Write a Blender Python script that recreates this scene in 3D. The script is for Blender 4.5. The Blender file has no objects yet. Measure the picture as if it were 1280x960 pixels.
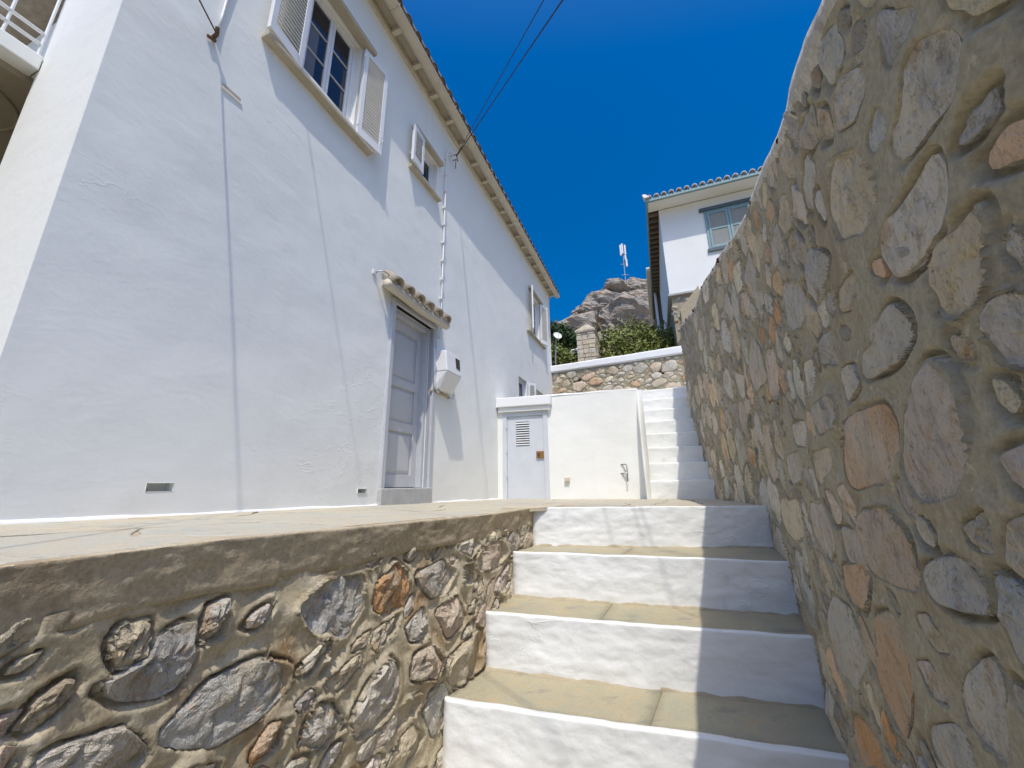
import bpy, math, random
import numpy as np
from mathutils import Matrix, Vector

random.seed(7)
RNG = np.random.default_rng(11)
SC = bpy.context.scene
COL = SC.collection
pi = math.pi

# ------------------------------------------------------------------ camera, world, sun, exposure
cam_d = bpy.data.cameras.new("camera")
cam = bpy.data.objects.new("camera", cam_d)
COL.objects.link(cam)
cam_d.sensor_width = 36.0
cam_d.lens = 36.0 * 481.0 / 1280.0
cam_d.clip_start = 0.02
cam_d.clip_end = 3000.0
_r = Vector((0.99989875, 0.00362246, -0.01376072))
_u = Vector((0.01422954, -0.25454763, 0.96695554))
_f = Vector((0.0, 0.96705345, 0.25457341))
cam.matrix_world = Matrix(((_r.x, _u.x, -_f.x, 0), (_r.y, _u.y, -_f.y, 0), (_r.z, _u.z, -_f.z, 0), (0, 0, 0, 1)))
SC.camera = cam

SUN = Vector((0.0225, -0.5103, 1.0)).normalized()
world = bpy.data.worlds.new("World")
SC.world = world
world.use_nodes = True
_wn = world.node_tree.nodes
_wl = world.node_tree.links
_sky = _wn.new("ShaderNodeTexSky")
_sky.sky_type = 'NISHITA'
_sky.sun_disc = False
_sky.sun_elevation = math.asin(SUN.z)
_sky.sun_rotation = math.atan2(SUN.x, SUN.y)
_sky.altitude = 300.0
_sky.air_density = 1.0
_sky.dust_density = 6.0
_sky.ozone_density = 10.0
_bg = _wn["Background"]
_bg.inputs[1].default_value = 0.118
_hs = _wn.new("ShaderNodeHueSaturation")      # deep Aegean summer blue
_hs.inputs["Saturation"].default_value = 1.46
_wl.new(_sky.outputs[0], _hs.inputs["Color"])
_wl.new(_hs.outputs[0], _bg.inputs[0])

sun_d = bpy.data.lights.new("sun", 'SUN')
sun_d.energy = 2.4
sun_d.angle = math.radians(0.53)
sun_d.color = (1.0, 0.94, 0.84)
sun = bpy.data.objects.new("sun", sun_d)
COL.objects.link(sun)
sun.location = (0, 0, 30)
sun.rotation_euler = SUN.to_track_quat('Z', 'Y').to_euler()

SC.view_settings.view_transform = 'Standard'
SC.view_settings.look = 'None'
SC.view_settings.gamma = 1.0
SC.view_settings.use_curve_mapping = False
SC.view_settings.exposure = 0.55

# ------------------------------------------------------------------ frames and helpers
# the place is laid out along the long house: s runs along its facade, e away from the facade, z up (eye level is 0)
DV = np.array([0.35063, 0.93651, 0.0])
NV = np.array([0.93651, -0.35063, 0.0])
D0 = 2.4
def F(s, e, z):
    s = np.asarray(s, float); e = np.asarray(e, float); z = np.asarray(z, float)
    s, e, z = np.broadcast_arrays(s, e, z)
    return s[..., None] * DV + (e - D0)[..., None] * NV + z[..., None] * np.array([0, 0, 1.0])

def hash3(ix, iy, iz, seed):
    h = (ix.astype(np.int64) * 374761393 + iy.astype(np.int64) * 668265263 + iz.astype(np.int64) * 2147483647 + seed * 1274126177) & 0xffffffff
    h = ((h ^ (h >> 13)) * 1274126177) & 0xffffffff
    h = ((h ^ (h >> 16)) * 2246822519) & 0xffffffff
    return ((h ^ (h >> 15)) & 0xffffff) / float(0xffffff)
def vnoise(P, seed=0):
    P = np.asarray(P, float)
    i = np.floor(P).astype(np.int64); f = P - i; f = f * f * (3 - 2 * f)
    r = 0.0
    for dx in (0, 1):
        for dy in (0, 1):
            for dz in (0, 1):
                w = (f[..., 0] if dx else 1 - f[..., 0]) * (f[..., 1] if dy else 1 - f[..., 1]) * (f[..., 2] if dz else 1 - f[..., 2])
                r = r + w * hash3(i[..., 0] + dx, i[..., 1] + dy, i[..., 2] + dz, seed)
    return r * 2 - 1
def fbm(P, seed=0, octaves=4, gain=0.5):
    a = 1.0; t = 0.0; r = 0.0; P = np.asarray(P, float)
    for k in range(octaves):
        r = r + a * vnoise(P * (2.03 ** k), seed + k * 17); t += a; a *= gain
    return r / t
def sstep(a, b, x):
    t = np.clip((np.asarray(x, float) - a) / (b - a), 0, 1); return t * t * (3 - 2 * t)

BASE = {}
def thing(name, label, cat, loc=(0, 0, 0), group=None):
    o = bpy.data.objects.new(name, None); COL.objects.link(o)
    o.empty_display_size = 0.1
    o.location = loc; BASE[o] = np.array(loc, float)
    o["label"] = label; o["category"] = cat
    if group: o["group"] = group
    return o
def raw_mesh(name, verts, faces, smooth=False):
    me = bpy.data.meshes.new(name)
    verts = np.asarray(verts, float).reshape(-1, 3)
    me.from_pydata(verts.tolist(), [], faces if isinstance(faces, list) else faces.tolist())
    if smooth: me.polygons.foreach_set("use_smooth", [True] * len(me.polygons))
    me.update()
    return me
def obj(name, verts, faces, mat, parent=None, smooth=False, bevel=0.0, origin=None):
    verts = np.asarray(verts, float).reshape(-1, 3)
    b = BASE[parent] if parent is not None else np.zeros(3)
    if origin is None: origin = b if parent is not None else np.zeros(3)
    origin = np.asarray(origin, float)
    me = raw_mesh(name, verts - origin, faces, smooth)
    if mat is not None: me.materials.append(mat)
    o = bpy.data.objects.new(name, me); COL.objects.link(o)
    o.parent = parent
    o.location = origin - b
    BASE[o] = origin
    if bevel:
        m = o.modifiers.new("bevel", 'BEVEL'); m.width = bevel; m.segments = 2; m.limit_method = 'ANGLE'
    return o
def tag(o, label, cat=None, group=None, kind=None):
    if label: o["label"] = label
    if cat: o["category"] = cat
    if group: o["group"] = group
    if kind: o["kind"] = kind
    return o

class MB:
    def __init__(s): s.v = []; s.f = []
    def add(s, verts, faces):
        k = len(s.v); s.v.extend(np.asarray(verts, float).reshape(-1, 3).tolist()); s.f.extend([tuple(i + k for i in q) for q in faces]); return s
    def hexa(s, p):  # eight corners: bottom ring 0-3, top ring 4-7
        return s.add(p, [(0, 3, 2, 1), (4, 5, 6, 7), (0, 1, 5, 4), (1, 2, 6, 5), (2, 3, 7, 6), (3, 0, 4, 7)])
    def box(s, s0, s1, e0, e1, z0, z1):   # in the s, e, z frame
        return s.hexa(F([s0, s1, s1, s0] * 2, [e1, e1, e0, e0] * 2, [z0] * 4 + [z1] * 4))
    def tube(s, pts, r, n=8, cap=True):
        pts = np.asarray(pts, float); rr = np.broadcast_to(np.asarray(r, float), (len(pts),))
        T = np.gradient(pts, axis=0); T /= np.linalg.norm(T, axis=1)[:, None] + 1e-12
        a = np.array([0, 0, 1.0]) if abs(T[0][2]) < 0.9 else np.array([1.0, 0, 0])
        V = []
        for p, t, q in zip(pts, T, rr):
            x = np.cross(t, a); x /= np.linalg.norm(x) + 1e-12; y = np.cross(t, x); a = -np.cross(t, x) * 0 + a
            th = np.arange(n) * 2 * pi / n
            V.append(p + q * (np.cos(th)[:, None] * x + np.sin(th)[:, None] * y))
        V = np.concatenate(V); Fc = []
        for i in range(len(pts) - 1):
            for j in range(n):
                Fc.append((i * n + j, i * n + (j + 1) % n, (i + 1) * n + (j + 1) % n, (i + 1) * n + j))
        if cap:
            Fc.append(tuple(range(n))[::-1]); Fc.append(tuple((len(pts) - 1) * n + j for j in range(n)))
        return s.add(V, Fc)
    def build(s, name, mat, parent=None, smooth=False, bevel=0.0):
        return obj(name, s.v, s.f, mat, parent, smooth, bevel)
def grid_faces(nu, nv, mask=None):
    i, j = np.meshgrid(np.arange(nu - 1), np.arange(nv - 1), indexing='ij')
    a = i * nv + j
    q = np.stack([a, a + nv, a + nv + 1, a + 1], -1)
    if mask is not None: q = q[mask]
    return q.reshape(-1, 4)
def poly_curve(pl, n=12):   # smooth plan polyline: returns function u -> xy and length
    pl = np.array(pl, float); L = np.concatenate([[0], np.cumsum(np.hypot(*np.diff(pl, axis=0).T))])
    def at(u):
        u = np.asarray(u, float); w = 0.12; r = 0
        for k, c in ((-1, .25), (0, .5), (1, .25)):
            uu = u + k * w
            x = np.interp(uu, L, pl[:, 0]) ; y = np.interp(uu, L, pl[:, 1])
            lo = uu < 0; hi = uu > L[-1]
            d0 = (pl[1] - pl[0]) / (L[1] - L[0]); d1 = (pl[-1] - pl[-2]) / (L[-1] - L[-2])
            x = np.where(lo, pl[0, 0] + uu * d0[0], np.where(hi, pl[-1, 0] + (uu - L[-1]) * d1[0], x))
            y = np.where(lo, pl[0, 1] + uu * d0[1], np.where(hi, pl[-1, 1] + (uu - L[-1]) * d1[1], y))
            r = r + c * np.stack([x, y], -1)
        return r
    return at, L[-1]

# ------------------------------------------------------------------ materials
class NT:
    def __init__(s, name, rough=0.8, spec=0.3):
        s.m = bpy.data.materials.new(name); s.m.use_nodes = True
        s.t = s.m.node_tree; s.b = s.t.nodes["Principled BSDF"]
        s.b.inputs["Roughness"].default_value = rough
        s.b.inputs["Specular IOR Level"].default_value = spec
        s.geo = None
    def n(s, ty, **kw):
        x = s.t.nodes.new(ty)
        for k, v in kw.items(): setattr(x, k, v)
        return x
    def link(s, a, b): s.t.links.new(a, b)
    def pos(s):
        if s.geo is None: s.geo = s.n("ShaderNodeNewGeometry")
        return s.geo.outputs["Position"]
    def map(s, scale=(1, 1, 1), rot=(0, 0, 0), src=None):
        m = s.n("ShaderNodeMapping"); m.inputs["Scale"].default_value = scale; m.inputs["Rotation"].default_value = rot
        s.link(src if src else s.pos(), m.inputs["Vector"]); return m.outputs[0]
    def noise(s, scale, detail=4, rough=0.55, vec=None, dist=0.0, out="Fac"):
        x = s.n("ShaderNodeTexNoise"); x.inputs["Scale"].default_value = scale; x.inputs["Detail"].default_value = detail
        x.inputs["Roughness"].default_value = rough; x.inputs["Distortion"].default_value = dist
        s.link(vec if vec else s.pos(), x.inputs["Vector"]); return x.outputs[out]
    def voro(s, scale, vec=None, feature='F1', out="Distance"):
        x = s.n("ShaderNodeTexVoronoi"); x.feature = feature; x.inputs["Scale"].default_value = scale
        s.link(vec if vec else s.pos(), x.inputs["Vector"]); return x.outputs[out]
    def ramp(s, fac, stops):
        x = s.n("ShaderNodeValToRGB"); e = x.color_ramp.elements
        while len(e) < len(stops): e.new(0.5)
        for q, (p, c) in zip(e, stops):
            q.position = p; q.color = (c[0], c[1], c[2], 1) if hasattr(c, "__len__") else (c, c, c, 1)
        s.link(fac, x.inputs[0]); return x.outputs[0]
    def mix(s, fac, a, b, mode='MIX'):
        x = s.n("ShaderNodeMix", data_type='RGBA', blend_type=mode)
        for i, v in ((0, fac), (6, a), (7, b)):
            if isinstance(v, (int, float)): x.inputs[i].default_value = v
            elif isinstance(v, tuple): x.inputs[i].default_value = (v[0], v[1], v[2], 1)
            else: s.link(v, x.inputs[i])
        return x.outputs[2]
    def math(s, op, a, b=0.0):
        x = s.n("ShaderNodeMath", operation=op)
        for i, v in ((0, a), (1, b)):
            if isinstance(v, (int, float)): x.inputs[i].default_value = v
            else: s.link(v, x.inputs[i])
        return x.outputs[0]
    def color(s, c):
        if isinstance(c, tuple): s.b.inputs["Base Color"].default_value = (c[0], c[1], c[2], 1)
        else: s.link(c, s.b.inputs["Base Color"])
        return s
    def bump(s, h, dist=0.01, strength=1.0):
        x = s.n("ShaderNodeBump"); x.inputs["Distance"].default_value = dist; x.inputs["Strength"].default_value = strength
        s.link(h, x.inputs["Height"])
        if s.b.inputs["Normal"].is_linked: s.link(s.b.inputs["Normal"].links[0].from_socket, x.inputs["Normal"])
        s.link(x.outputs[0], s.b.inputs["Normal"]); return s

def mat_plaster(name, c=(0.825, 0.83, 0.78), amt=1.0, scuff=0.0):
    k = NT(name, 0.75, 0.25)
    big = k.noise(1.1, 3); fine = k.noise(38, 5, 0.6); mid = k.noise(6, 4, 0.6, dist=0.6)
    col = k.mix(k.ramp(big, [(0.35, 0.0), (0.7, 1.0)]), c, tuple(x * 0.955 for x in c))
    col = k.mix(k.ramp(mid, [(0.55, 0.0), (0.8, 0.35)]), col, (c[0] * 0.93, c[1] * 0.915, c[2] * 0.88))
    rain = k.noise(3.5, 5, 0.6, vec=k.map((2.2, 2.2, 0.16))); col = k.mix(k.ramp(rain, [(0.55, 0.0), (0.75, 0.22)]), col, (c[0] * 0.86, c[1] * 0.86, c[2] * 0.84))
    if scuff:
        st = k.noise(9, 6, 0.7, vec=k.map((1, 1, 0.5)))
        col = k.mix(k.ramp(st, [(0.60, 0.0), (0.78, scuff)]), col, (0.50, 0.43, 0.33))
    k.color(col)
    trow = k.noise(2.2, 4, 0.55, vec=k.map((1.0, 1.0, 1.8), (0.4, 0.3, 0)), dist=0.25)
    ridge = k.ramp(k.noise(2.1, 4, 0.62, vec=k.map((1, 1, 1.7), (0.5, 0.2, 0.3)), dist=0.3), [(0.490, 0.0), (0.5, 1.0), (0.510, 0.0)])
    gate = k.ramp(k.noise(0.8, 3), [(0.52, 0.0), (0.66, 1.0)])
    k.bump(trow, 0.010 * amt, 0.5); k.bump(k.math('MULTIPLY', ridge, gate), 0.0022 * amt, 0.6); k.bump(mid, 0.003 * amt, 0.5); k.bump(fine, 0.0012 * amt, 0.6)
    return k.m
def mat_simple(name, c, rough=0.5, spec=0.4, var=0.06, scale=8, bump=0.0, metal=0.0):
    k = NT(name, rough, spec); n = k.noise(scale, 5, 0.6)
    k.color(k.mix(k.ramp(n, [(0.3, 0.0), (0.75, 1.0)]), c, tuple(max(0, x * (1 - var * 2)) for x in c)))
    k.b.inputs["Metallic"].default_value = metal
    if bump: k.bump(k.noise(scale * 5, 4), bump, 0.7)
    return k.m
def mat_mortar(name, c1, c2, c3, stain=(0.17, 0.10, 0.045), amt=0.5, zlow=None):
    k = NT(name, 0.92, 0.12)
    a = k.noise(2.2, 5, 0.6, dist=0.5); b = k.noise(11, 6, 0.65); g = k.noise(90, 3, 0.7)
    col = k.mix(k.ramp(a, [(0.3, 0.0), (0.7, 1.0)]), c1, c2)
    col = k.mix(k.ramp(b, [(0.42, 0.0), (0.75, 0.75)]), col, c3)
    st = k.noise(3.4, 6, 0.68, vec=k.map((1.3, 1.3, 0.55)), dist=0.9)
    col = k.mix(k.ramp(st, [(0.52, 0.0), (0.68, amt)]), col, stain)
    col = k.mix(k.ramp(g, [(0.35, 0.28), (0.6, 0.0)]), col, (0.07, 0.06, 0.04))
    pt = k.noise(26, 4, 0.7); col = k.mix(k.ramp(pt, [(0.62, 0.0), (0.70, 0.5)]), col, tuple(min(1, x * 1.45) for x in c3))
    col = k.mix(k.ramp(pt, [(0.27, 0.55), (0.34, 0.0)]), col, tuple(x * 0.35 for x in c2))
    k.color(col)
    tr = k.noise(6, 6, 0.62, vec=k.map((1, 1, 1.2), (0.5, 0.4, 0.2)), dist=0.2)
    k.bump(tr, 0.010, 0.6); k.bump(b, 0.008, 0.7); k.bump(pt, 0.004, 0.7); k.bump(g, 0.0014, 0.9)
    return k.m
def mat_stone(name, bumpk=1.0):
    k = NT(name, 0.8, 0.22)
    oi = k.n("ShaderNodeObjectInfo")
    off = k.n("ShaderNodeVectorMath", operation='MULTIPLY_ADD')
    cx = k.n("ShaderNodeCombineXYZ")
    for i in range(3): k.link(oi.outputs["Random"], cx.inputs[i])
    k.link(cx.outputs[0], off.inputs[0]); off.inputs[1].default_value = (37, 53, 71); k.link(k.pos(), off.inputs[2])
    v = off.outputs[0]
    base = oi.outputs["Color"]
    streak = k.noise(8, 6, 0.74, vec=k.map((1.0, 1.0, 0.55), (0.5, 0.35, 0.2), v), dist=0.25)
    blot = k.noise(13, 5, 0.7, vec=v, dist=0.3)
    patch = k.noise(5, 6, 0.66, vec=k.map((1.0, 1.0, 0.8), (0.2, 0.5, 0.9), v), dist=0.3)
    fine = k.noise(85, 6, 0.75, vec=v)
    warp = k.mix(0.16, k.map((1.0, 1.0, 0.5), (0.5, 0.3, 0.4), v), k.noise(6, 4, 0.7, vec=v, out='Color'))
    crack = k.voro(7, warp, 'DISTANCE_TO_EDGE')
    col = k.mix(k.ramp(streak, [(0.36, 0.85), (0.47, 0.0)]), base, k.mix(1.0, base, (0.56, 0.55, 0.56), 'MULTIPLY'))
    col = k.mix(k.ramp(patch, [(0.50, 0.0), (0.60, 0.8)]), col, k.mix(0.55, base, (0.68, 0.62, 0.50)))
    col = k.mix(k.ramp(blot, [(0.55, 0.0), (0.65, 0.6)]), col, (0.46, 0.28, 0.13))
    col = k.mix(k.ramp(fine, [(0.34, 0.60), (0.45, 0.0)]), col, (0.15, 0.125, 0.10))
    col = k.mix(k.ramp(fine, [(0.58, 0.0), (0.72, 0.35)]), col, (0.60, 0.57, 0.50))
    film = k.noise(6.5, 6, 0.7, vec=k.map((1, 1, 1), (0.9, 0.1, 0.5), v)); col = k.mix(k.ramp(film, [(0.53, 0.0), (0.62, 0.6)]), col, (0.50, 0.44, 0.32))
    dk = k.noise(4.0, 6, 0.72, vec=k.map((1, 1, 0.7), (0.3, 0.7, 0.2), v)); col = k.mix(k.ramp(dk, [(0.34, 0.6), (0.42, 0.0)]), col, k.mix(1.0, base, (0.50, 0.48, 0.49), 'MULTIPLY'))
    col = k.mix(k.ramp(crack, [(0.0, 0.22), (0.014, 0.0)]), col, (0.10, 0.085, 0.07))
    k.color(col)
    lay = k.noise(20, 6, 0.72, vec=k.map((1.0, 1.0, 0.45), (0.6, 0.3, 0.4), v), dist=0.2)
    k.bump(k.ramp(crack, [(0.0, 0.0), (0.03, 1.0)]), 0.003 * bumpk, 0.5); k.bump(lay, 0.020 * bumpk, 0.9); k.bump(streak, 0.014 * bumpk, 0.8); k.bump(fine, 0.004 * bumpk, 0.9)
    return k.m
def mat_slate(name, c1=(0.33, 0.31, 0.23), c2=(0.42, 0.35, 0.22), c3=(0.27, 0.29, 0.25)):
    k = NT(name, 0.62, 0.3); oi = k.n("ShaderNodeObjectInfo")
    a = k.noise(2.6, 5, 0.6, dist=0.7); b = k.noise(13, 6, 0.7); g = k.noise(120, 3, 0.7)
    col = k.mix(k.ramp(a, [(0.35, 0.0), (0.65, 1.0)]), c1, c2)
    col = k.mix(k.ramp(b, [(0.4, 0.0), (0.7, 0.7)]), col, c3)
    col = k.mix(k.math('MULTIPLY', oi.outputs["Random"], 0.55), col, k.mix(0.5, col, (0.36, 0.37, 0.34)))
    col = k.mix(k.ramp(g, [(0.3, 0.3), (0.5, 0.0)]), col, (0.12, 0.10, 0.07))
    st = k.noise(5, 7, 0.7, vec=k.map((1, 2.2, 1), (0, 0, 0.35)), dist=0.4); col = k.mix(k.ramp(st, [(0.55, 0.0), (0.68, 0.6)]), col, (0.46, 0.33, 0.17))
    col = k.mix(k.ramp(st, [(0.34, 0.55), (0.44, 0.0)]), col, (0.20, 0.20, 0.17))
    k.color(col); k.bump(k.noise(9, 5, 0.6), 0.010, 0.6); k.bump(b, 0.004, 0.6); k.bump(g, 0.0012, 0.7)
    return k.m
def mat_leaf(name, c1, c2):
    k = NT(name, 0.55, 0.35)
    n = k.noise(5.0, 3); g = k.n("ShaderNodeNewGeometry")
    col = k.mix(g.outputs["Random Per Island"], c1, c2); col = k.mix(k.ramp(n, [(0.35, 0.0), (0.7, 0.5)]), col, tuple(x * 0.5 for x in c1))
    k.color(col)
    return k.m
M = {}
M['plaster'] = mat_plaster("white_plaster")
M['riser'] = mat_plaster("white_limewash", (0.815, 0.82, 0.785), 2.4, 0.5)
M['cap'] = mat_plaster("white_cap", (0.82, 0.82, 0.81), 1.0)
M['mortar_r'] = mat_mortar("boundary_mortar", (0.415, 0.365, 0.25), (0.36, 0.325, 0.24), (0.49, 0.435, 0.315), stain=(0.22, 0.135, 0.06), amt=0.5)
M['mortar_l'] = mat_mortar("terrace_mortar", (0.55, 0.47, 0.32), (0.38, 0.32, 0.205), (0.63, 0.57, 0.44), stain=(0.27, 0.15, 0.055), amt=0.8)
M['band'] = mat_mortar("edge_concrete", (0.50, 0.41, 0.275), (0.40, 0.34, 0.235), (0.56, 0.475, 0.335), stain=(0.23, 0.135, 0.06), amt=0.55)
M['stone'] = mat_stone("field_stone")
M['stone_l'] = mat_stone("rough_field_stone", 1.5)
M['slate'] = mat_slate("slate_tread", (0.37, 0.33, 0.215), (0.43, 0.355, 0.22), (0.315, 0.315, 0.23))
M['flag'] = mat_slate("terrace_slate", (0.47, 0.43, 0.33), (0.53, 0.43, 0.28), (0.43, 0.44, 0.38))
M['grout'] = mat_simple("terrace_grout", (0.44, 0.375, 0.26), 0.9, 0.1, 0.12, 14, 0.004)
M['coping'] = mat_mortar("coping_lime", (0.62, 0.58, 0.50), (0.50, 0.46, 0.38), (0.70, 0.67, 0.60), stain=(0.15, 0.06, 0.035), amt=0.55)
M['brick'] = mat_simple("red_fragment", (0.09, 0.035, 0.025), 0.9, 0.1, 0.25, 30)
M['white_paint'] = mat_simple("white_paint", (0.78, 0.78, 0.77), 0.4, 0.4, 0.03, 10)
M['grey_paint'] = mat_simple("grey_paint", (0.55, 0.555, 0.55), 0.45, 0.4, 0.05, 6, 0.001)
M['trim_grey'] = mat_simple("grey_trim", (0.52, 0.53, 0.55), 0.5, 0.35, 0.05, 6, 0.001)
M['pale_door'] = mat_simple("pale_blue_grey_paint", (0.60, 0.63, 0.66), 0.5, 0.35, 0.05, 5, 0.001)
M['cream'] = mat_simple("cream_paint", (0.62, 0.56, 0.44), 0.55, 0.3, 0.07, 5, 0.001)
M['beige_wood'] = mat_simple("beige_eave_wood", (0.50, 0.44, 0.33), 0.7, 0.2, 0.10, 9, 0.002)
M['slat'] = mat_simple("shutter_slats", (0.72, 0.70, 0.65), 0.55, 0.3, 0.05, 8)
M['clay'] = mat_simple("weathered_clay_tile", (0.44, 0.375, 0.295), 0.85, 0.15, 0.22, 12, 0.004)
M['clay_dark'] = mat_simple("dark_clay_tile", (0.15, 0.115, 0.095), 0.9, 0.1, 0.22, 12, 0.004)  # darker clay tone for the tile ends along the eave
M['clay_pale'] = mat_simple("limewashed_tile", (0.78, 0.75, 0.68), 0.85, 0.15, 0.10, 12, 0.003)
M['glass'] = mat_simple("dark_window_glass", (0.012, 0.017, 0.026), 0.06, 0.5, 0.0, 2)
M['curtain'] = mat_simple("curtain_behind_glass", (0.16, 0.15, 0.14), 0.25, 0.5, 0.1, 6)
M['dark'] = mat_simple("dark_interior", (0.02, 0.02, 0.022), 0.9, 0.1, 0.0, 2)
M['brass'] = mat_simple("brass_lock", (0.42, 0.24, 0.08), 0.4, 0.5, 0.15, 30, 0.0, 0.6)
M['rust'] = mat_simple("rusty_iron", (0.17, 0.10, 0.06), 0.85, 0.2, 0.2, 40, 0.002)
M['cable'] = mat_simple("black_cable", (0.02, 0.02, 0.022), 0.5, 0.4, 0.0, 5)
M['metal'] = mat_simple("galvanised_metal", (0.45, 0.46, 0.47), 0.4, 0.5, 0.06, 20, 0.0, 0.7)
M['teal'] = mat_simple("grey_teal_paint", (0.24, 0.36, 0.37), 0.5, 0.35, 0.06, 8)
M['teal_dark'] = mat_simple("dark_teal_trim", (0.10, 0.14, 0.155), 0.55, 0.3, 0.06, 8)
M['teal_panel'] = mat_simple("grey_shutter_panel", (0.44, 0.46, 0.44), 0.6, 0.3, 0.06, 8)
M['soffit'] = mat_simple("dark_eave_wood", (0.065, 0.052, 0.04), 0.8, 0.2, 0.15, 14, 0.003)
M['ochre'] = mat_simple("ochre_soffit", (0.36, 0.31, 0.22), 0.8, 0.2, 0.10, 6, 0.003)
M['sillstone'] = mat_simple("grey_cement_sill", (0.50, 0.50, 0.48), 0.85, 0.2, 0.12, 12, 0.004)
M['earth'] = mat_mortar("dry_earth", (0.30, 0.25, 0.17), (0.24, 0.21, 0.14), (0.36, 0.31, 0.22), amt=0.3)
M['wood'] = mat_simple("weathered_pole", (0.22, 0.17, 0.12), 0.85, 0.2, 0.2, 12, 0.004)
M['leaf_dark'] = mat_leaf("dark_evergreen_leaf", (0.035, 0.065, 0.02), (0.06, 0.10, 0.03))
M['leaf'] = mat_leaf("shrub_leaf", (0.14, 0.185, 0.03), (0.27, 0.28, 0.07))
M['flower'] = mat_simple("white_blossom", (0.75, 0.74, 0.72), 0.7, 0.2, 0.03, 20)

# ------------------------------------------------------------------ ground and terrace
def z_terrace(s, e):
    s = np.asarray(s, float); e = np.asarray(e, float)
    return -0.1116 - 0.0177 * s - 0.0115 * np.clip(e, 0, 1.45) * (1 - sstep(2.5, 2.95, s))
gs = np.concatenate([np.linspace(-400, -20, 12), np.linspace(-14, 30, 90), np.linspace(34, 90, 30), np.linspace(110, 500, 12)])
ge = np.concatenate([np.linspace(-400, -20, 12), np.linspace(-15, 25, 60), np.linspace(30, 400, 14)])
GS, GE = np.meshgrid(gs, ge, indexing='ij')
hill = 2.2 + (GS - 9.5) * 0.42 + 0.5 * fbm(np.stack([GS * 0.15, GE * 0.15, GS * 0], -1), 3)
hill = np.where(GS > 52, 2.2 + 42.5 * 0.42 - (GS - 52) * 0.25, hill)
hill = np.maximum(hill, -12)
lat = np.exp(-((GE - 8) / 60.0) ** 2)
GZ = np.where(GS < 8.6, -1.78, 0) + np.where(GS >= 8.6, hill * lat - 12 * (1 - lat), 0)
right = sstep(3.75, 4.2, GE) * sstep(-6, -2, GS) * (1 - sstep(30, 60, GE))
GZ = np.where(GS < 9.0, GZ * (1 - right) + right * np.minimum(0.35 + 0.30 * GS, 2.4), GZ)
GZ = np.where((GS < -14) | ((GE > 60) & (GS < 9)) | ((GE < -15) & (GS < 9)), -6.0, GZ)
g = obj("ground", F(GS, GE, GZ).reshape(-1, 3), grid_faces(len(gs), len(ge)), M['earth'], None, True)
tag(g, "dry earth hillside sheet under and behind the houses", None, kind="structure")

# lower stair landmarks: top edge of each riser, left and right ends (x, y), tread height
STEP = [((0.135, 2.998), (1.80, 2.74), -0.165), ((-0.016, 2.734), (1.56, 2.262), -0.430), ((-0.17, 2.398), (1.41, 1.952), -0.690),
        ((-0.341, 2.087), (1.235, 1.642), -0.960), ((-0.50, 1.785), (1.075, 1.33), -1.215), ((-0.645, 1.48), (0.915, 1.02), -1.470)]
LP = [(.30, 3.29), (.135, 3.0), (-.016, 2.73), (-.17, 2.4), (-.34, 2.09), (-.60, 1.6), (-.80, 1.15), (-.93, .75), (-1.02, .35), (-1.10, -.2), (-1.16, -.9)]
LOFF = float(np.hypot(.30 - .135, 3.29 - 3.0))
Lat, Llen = poly_curve(LP)
RP = [(.62, -.701), (.42, .165), (1.194, 1.654), (1.368, 1.964), (1.518, 2.274), (1.743, 2.747), (2.697, 5.404), (3.15, 6.72)]
Rat, Rlen = poly_curve(RP)

ter = thing("terrace", "pale slate flagstone terrace running along the white house", "terrace", tuple(F(3, 1, -0.2)))
del ter["category"]; ter["kind"] = "structure"
# grout bed: ruled between the facade and the wall edge, then the wide part up to the retaining wall
us = np.linspace(LOFF, Llen, 60)
lxy = Lat(us); ls = lxy @ DV[:2]; le = lxy @ NV[:2] + D0
edge_s = np.concatenate([[2.80], ls]); 
V = []; Q = []
sg = np.linspace(-1.6, 2.86, 70)
o_ = np.argsort(ls)
eg = np.interp(sg, ls[o_], le[o_])
eg = eg - 0.008
nn = 12
for a, b in zip(sg, eg):
    ee = np.linspace(-0.04, b, nn); V.append(F(a, ee, z_terrace(a, ee)))
bed = obj("grout_bed", np.concatenate(V), grid_faces(len(sg), nn), M['grout'], ter, True)
sg2 = np.linspace(2.86, 6.1, 40); V = []
for a in sg2:
    lo = -0.04
    # right limit: boundary wall; the front edge follows the top riser
    ee = np.linspace(lo, 3.16, 30)
    V.append(F(a, ee, z_terrace(a, ee)))
V = np.array(V)
# clamp the part in front of the top riser line back to it
A = np.array(STEP[0][0]); B = np.array(STEP[0][1]); dr = (B - A) / np.linalg.norm(B - A); nr = np.array([-dr[1], dr[0]])
dd = (V[..., :2] - A) @ nr
push = np.where(dd < 0.012, 0.012 - dd, 0)
rgt = sstep(-0.05, 0.02, (V[..., :2] - A) @ dr)
V[..., :2] += (push * rgt)[..., None] * nr
sN = V[..., :2] @ DV[:2]; eN = V[..., :2] @ NV[:2] + D0
V[..., 2] = z_terrace(sN, eN)
obj("grout_bed", V.reshape(-1, 3), grid_faces(40, 30), M['grout'], ter, True)
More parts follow.
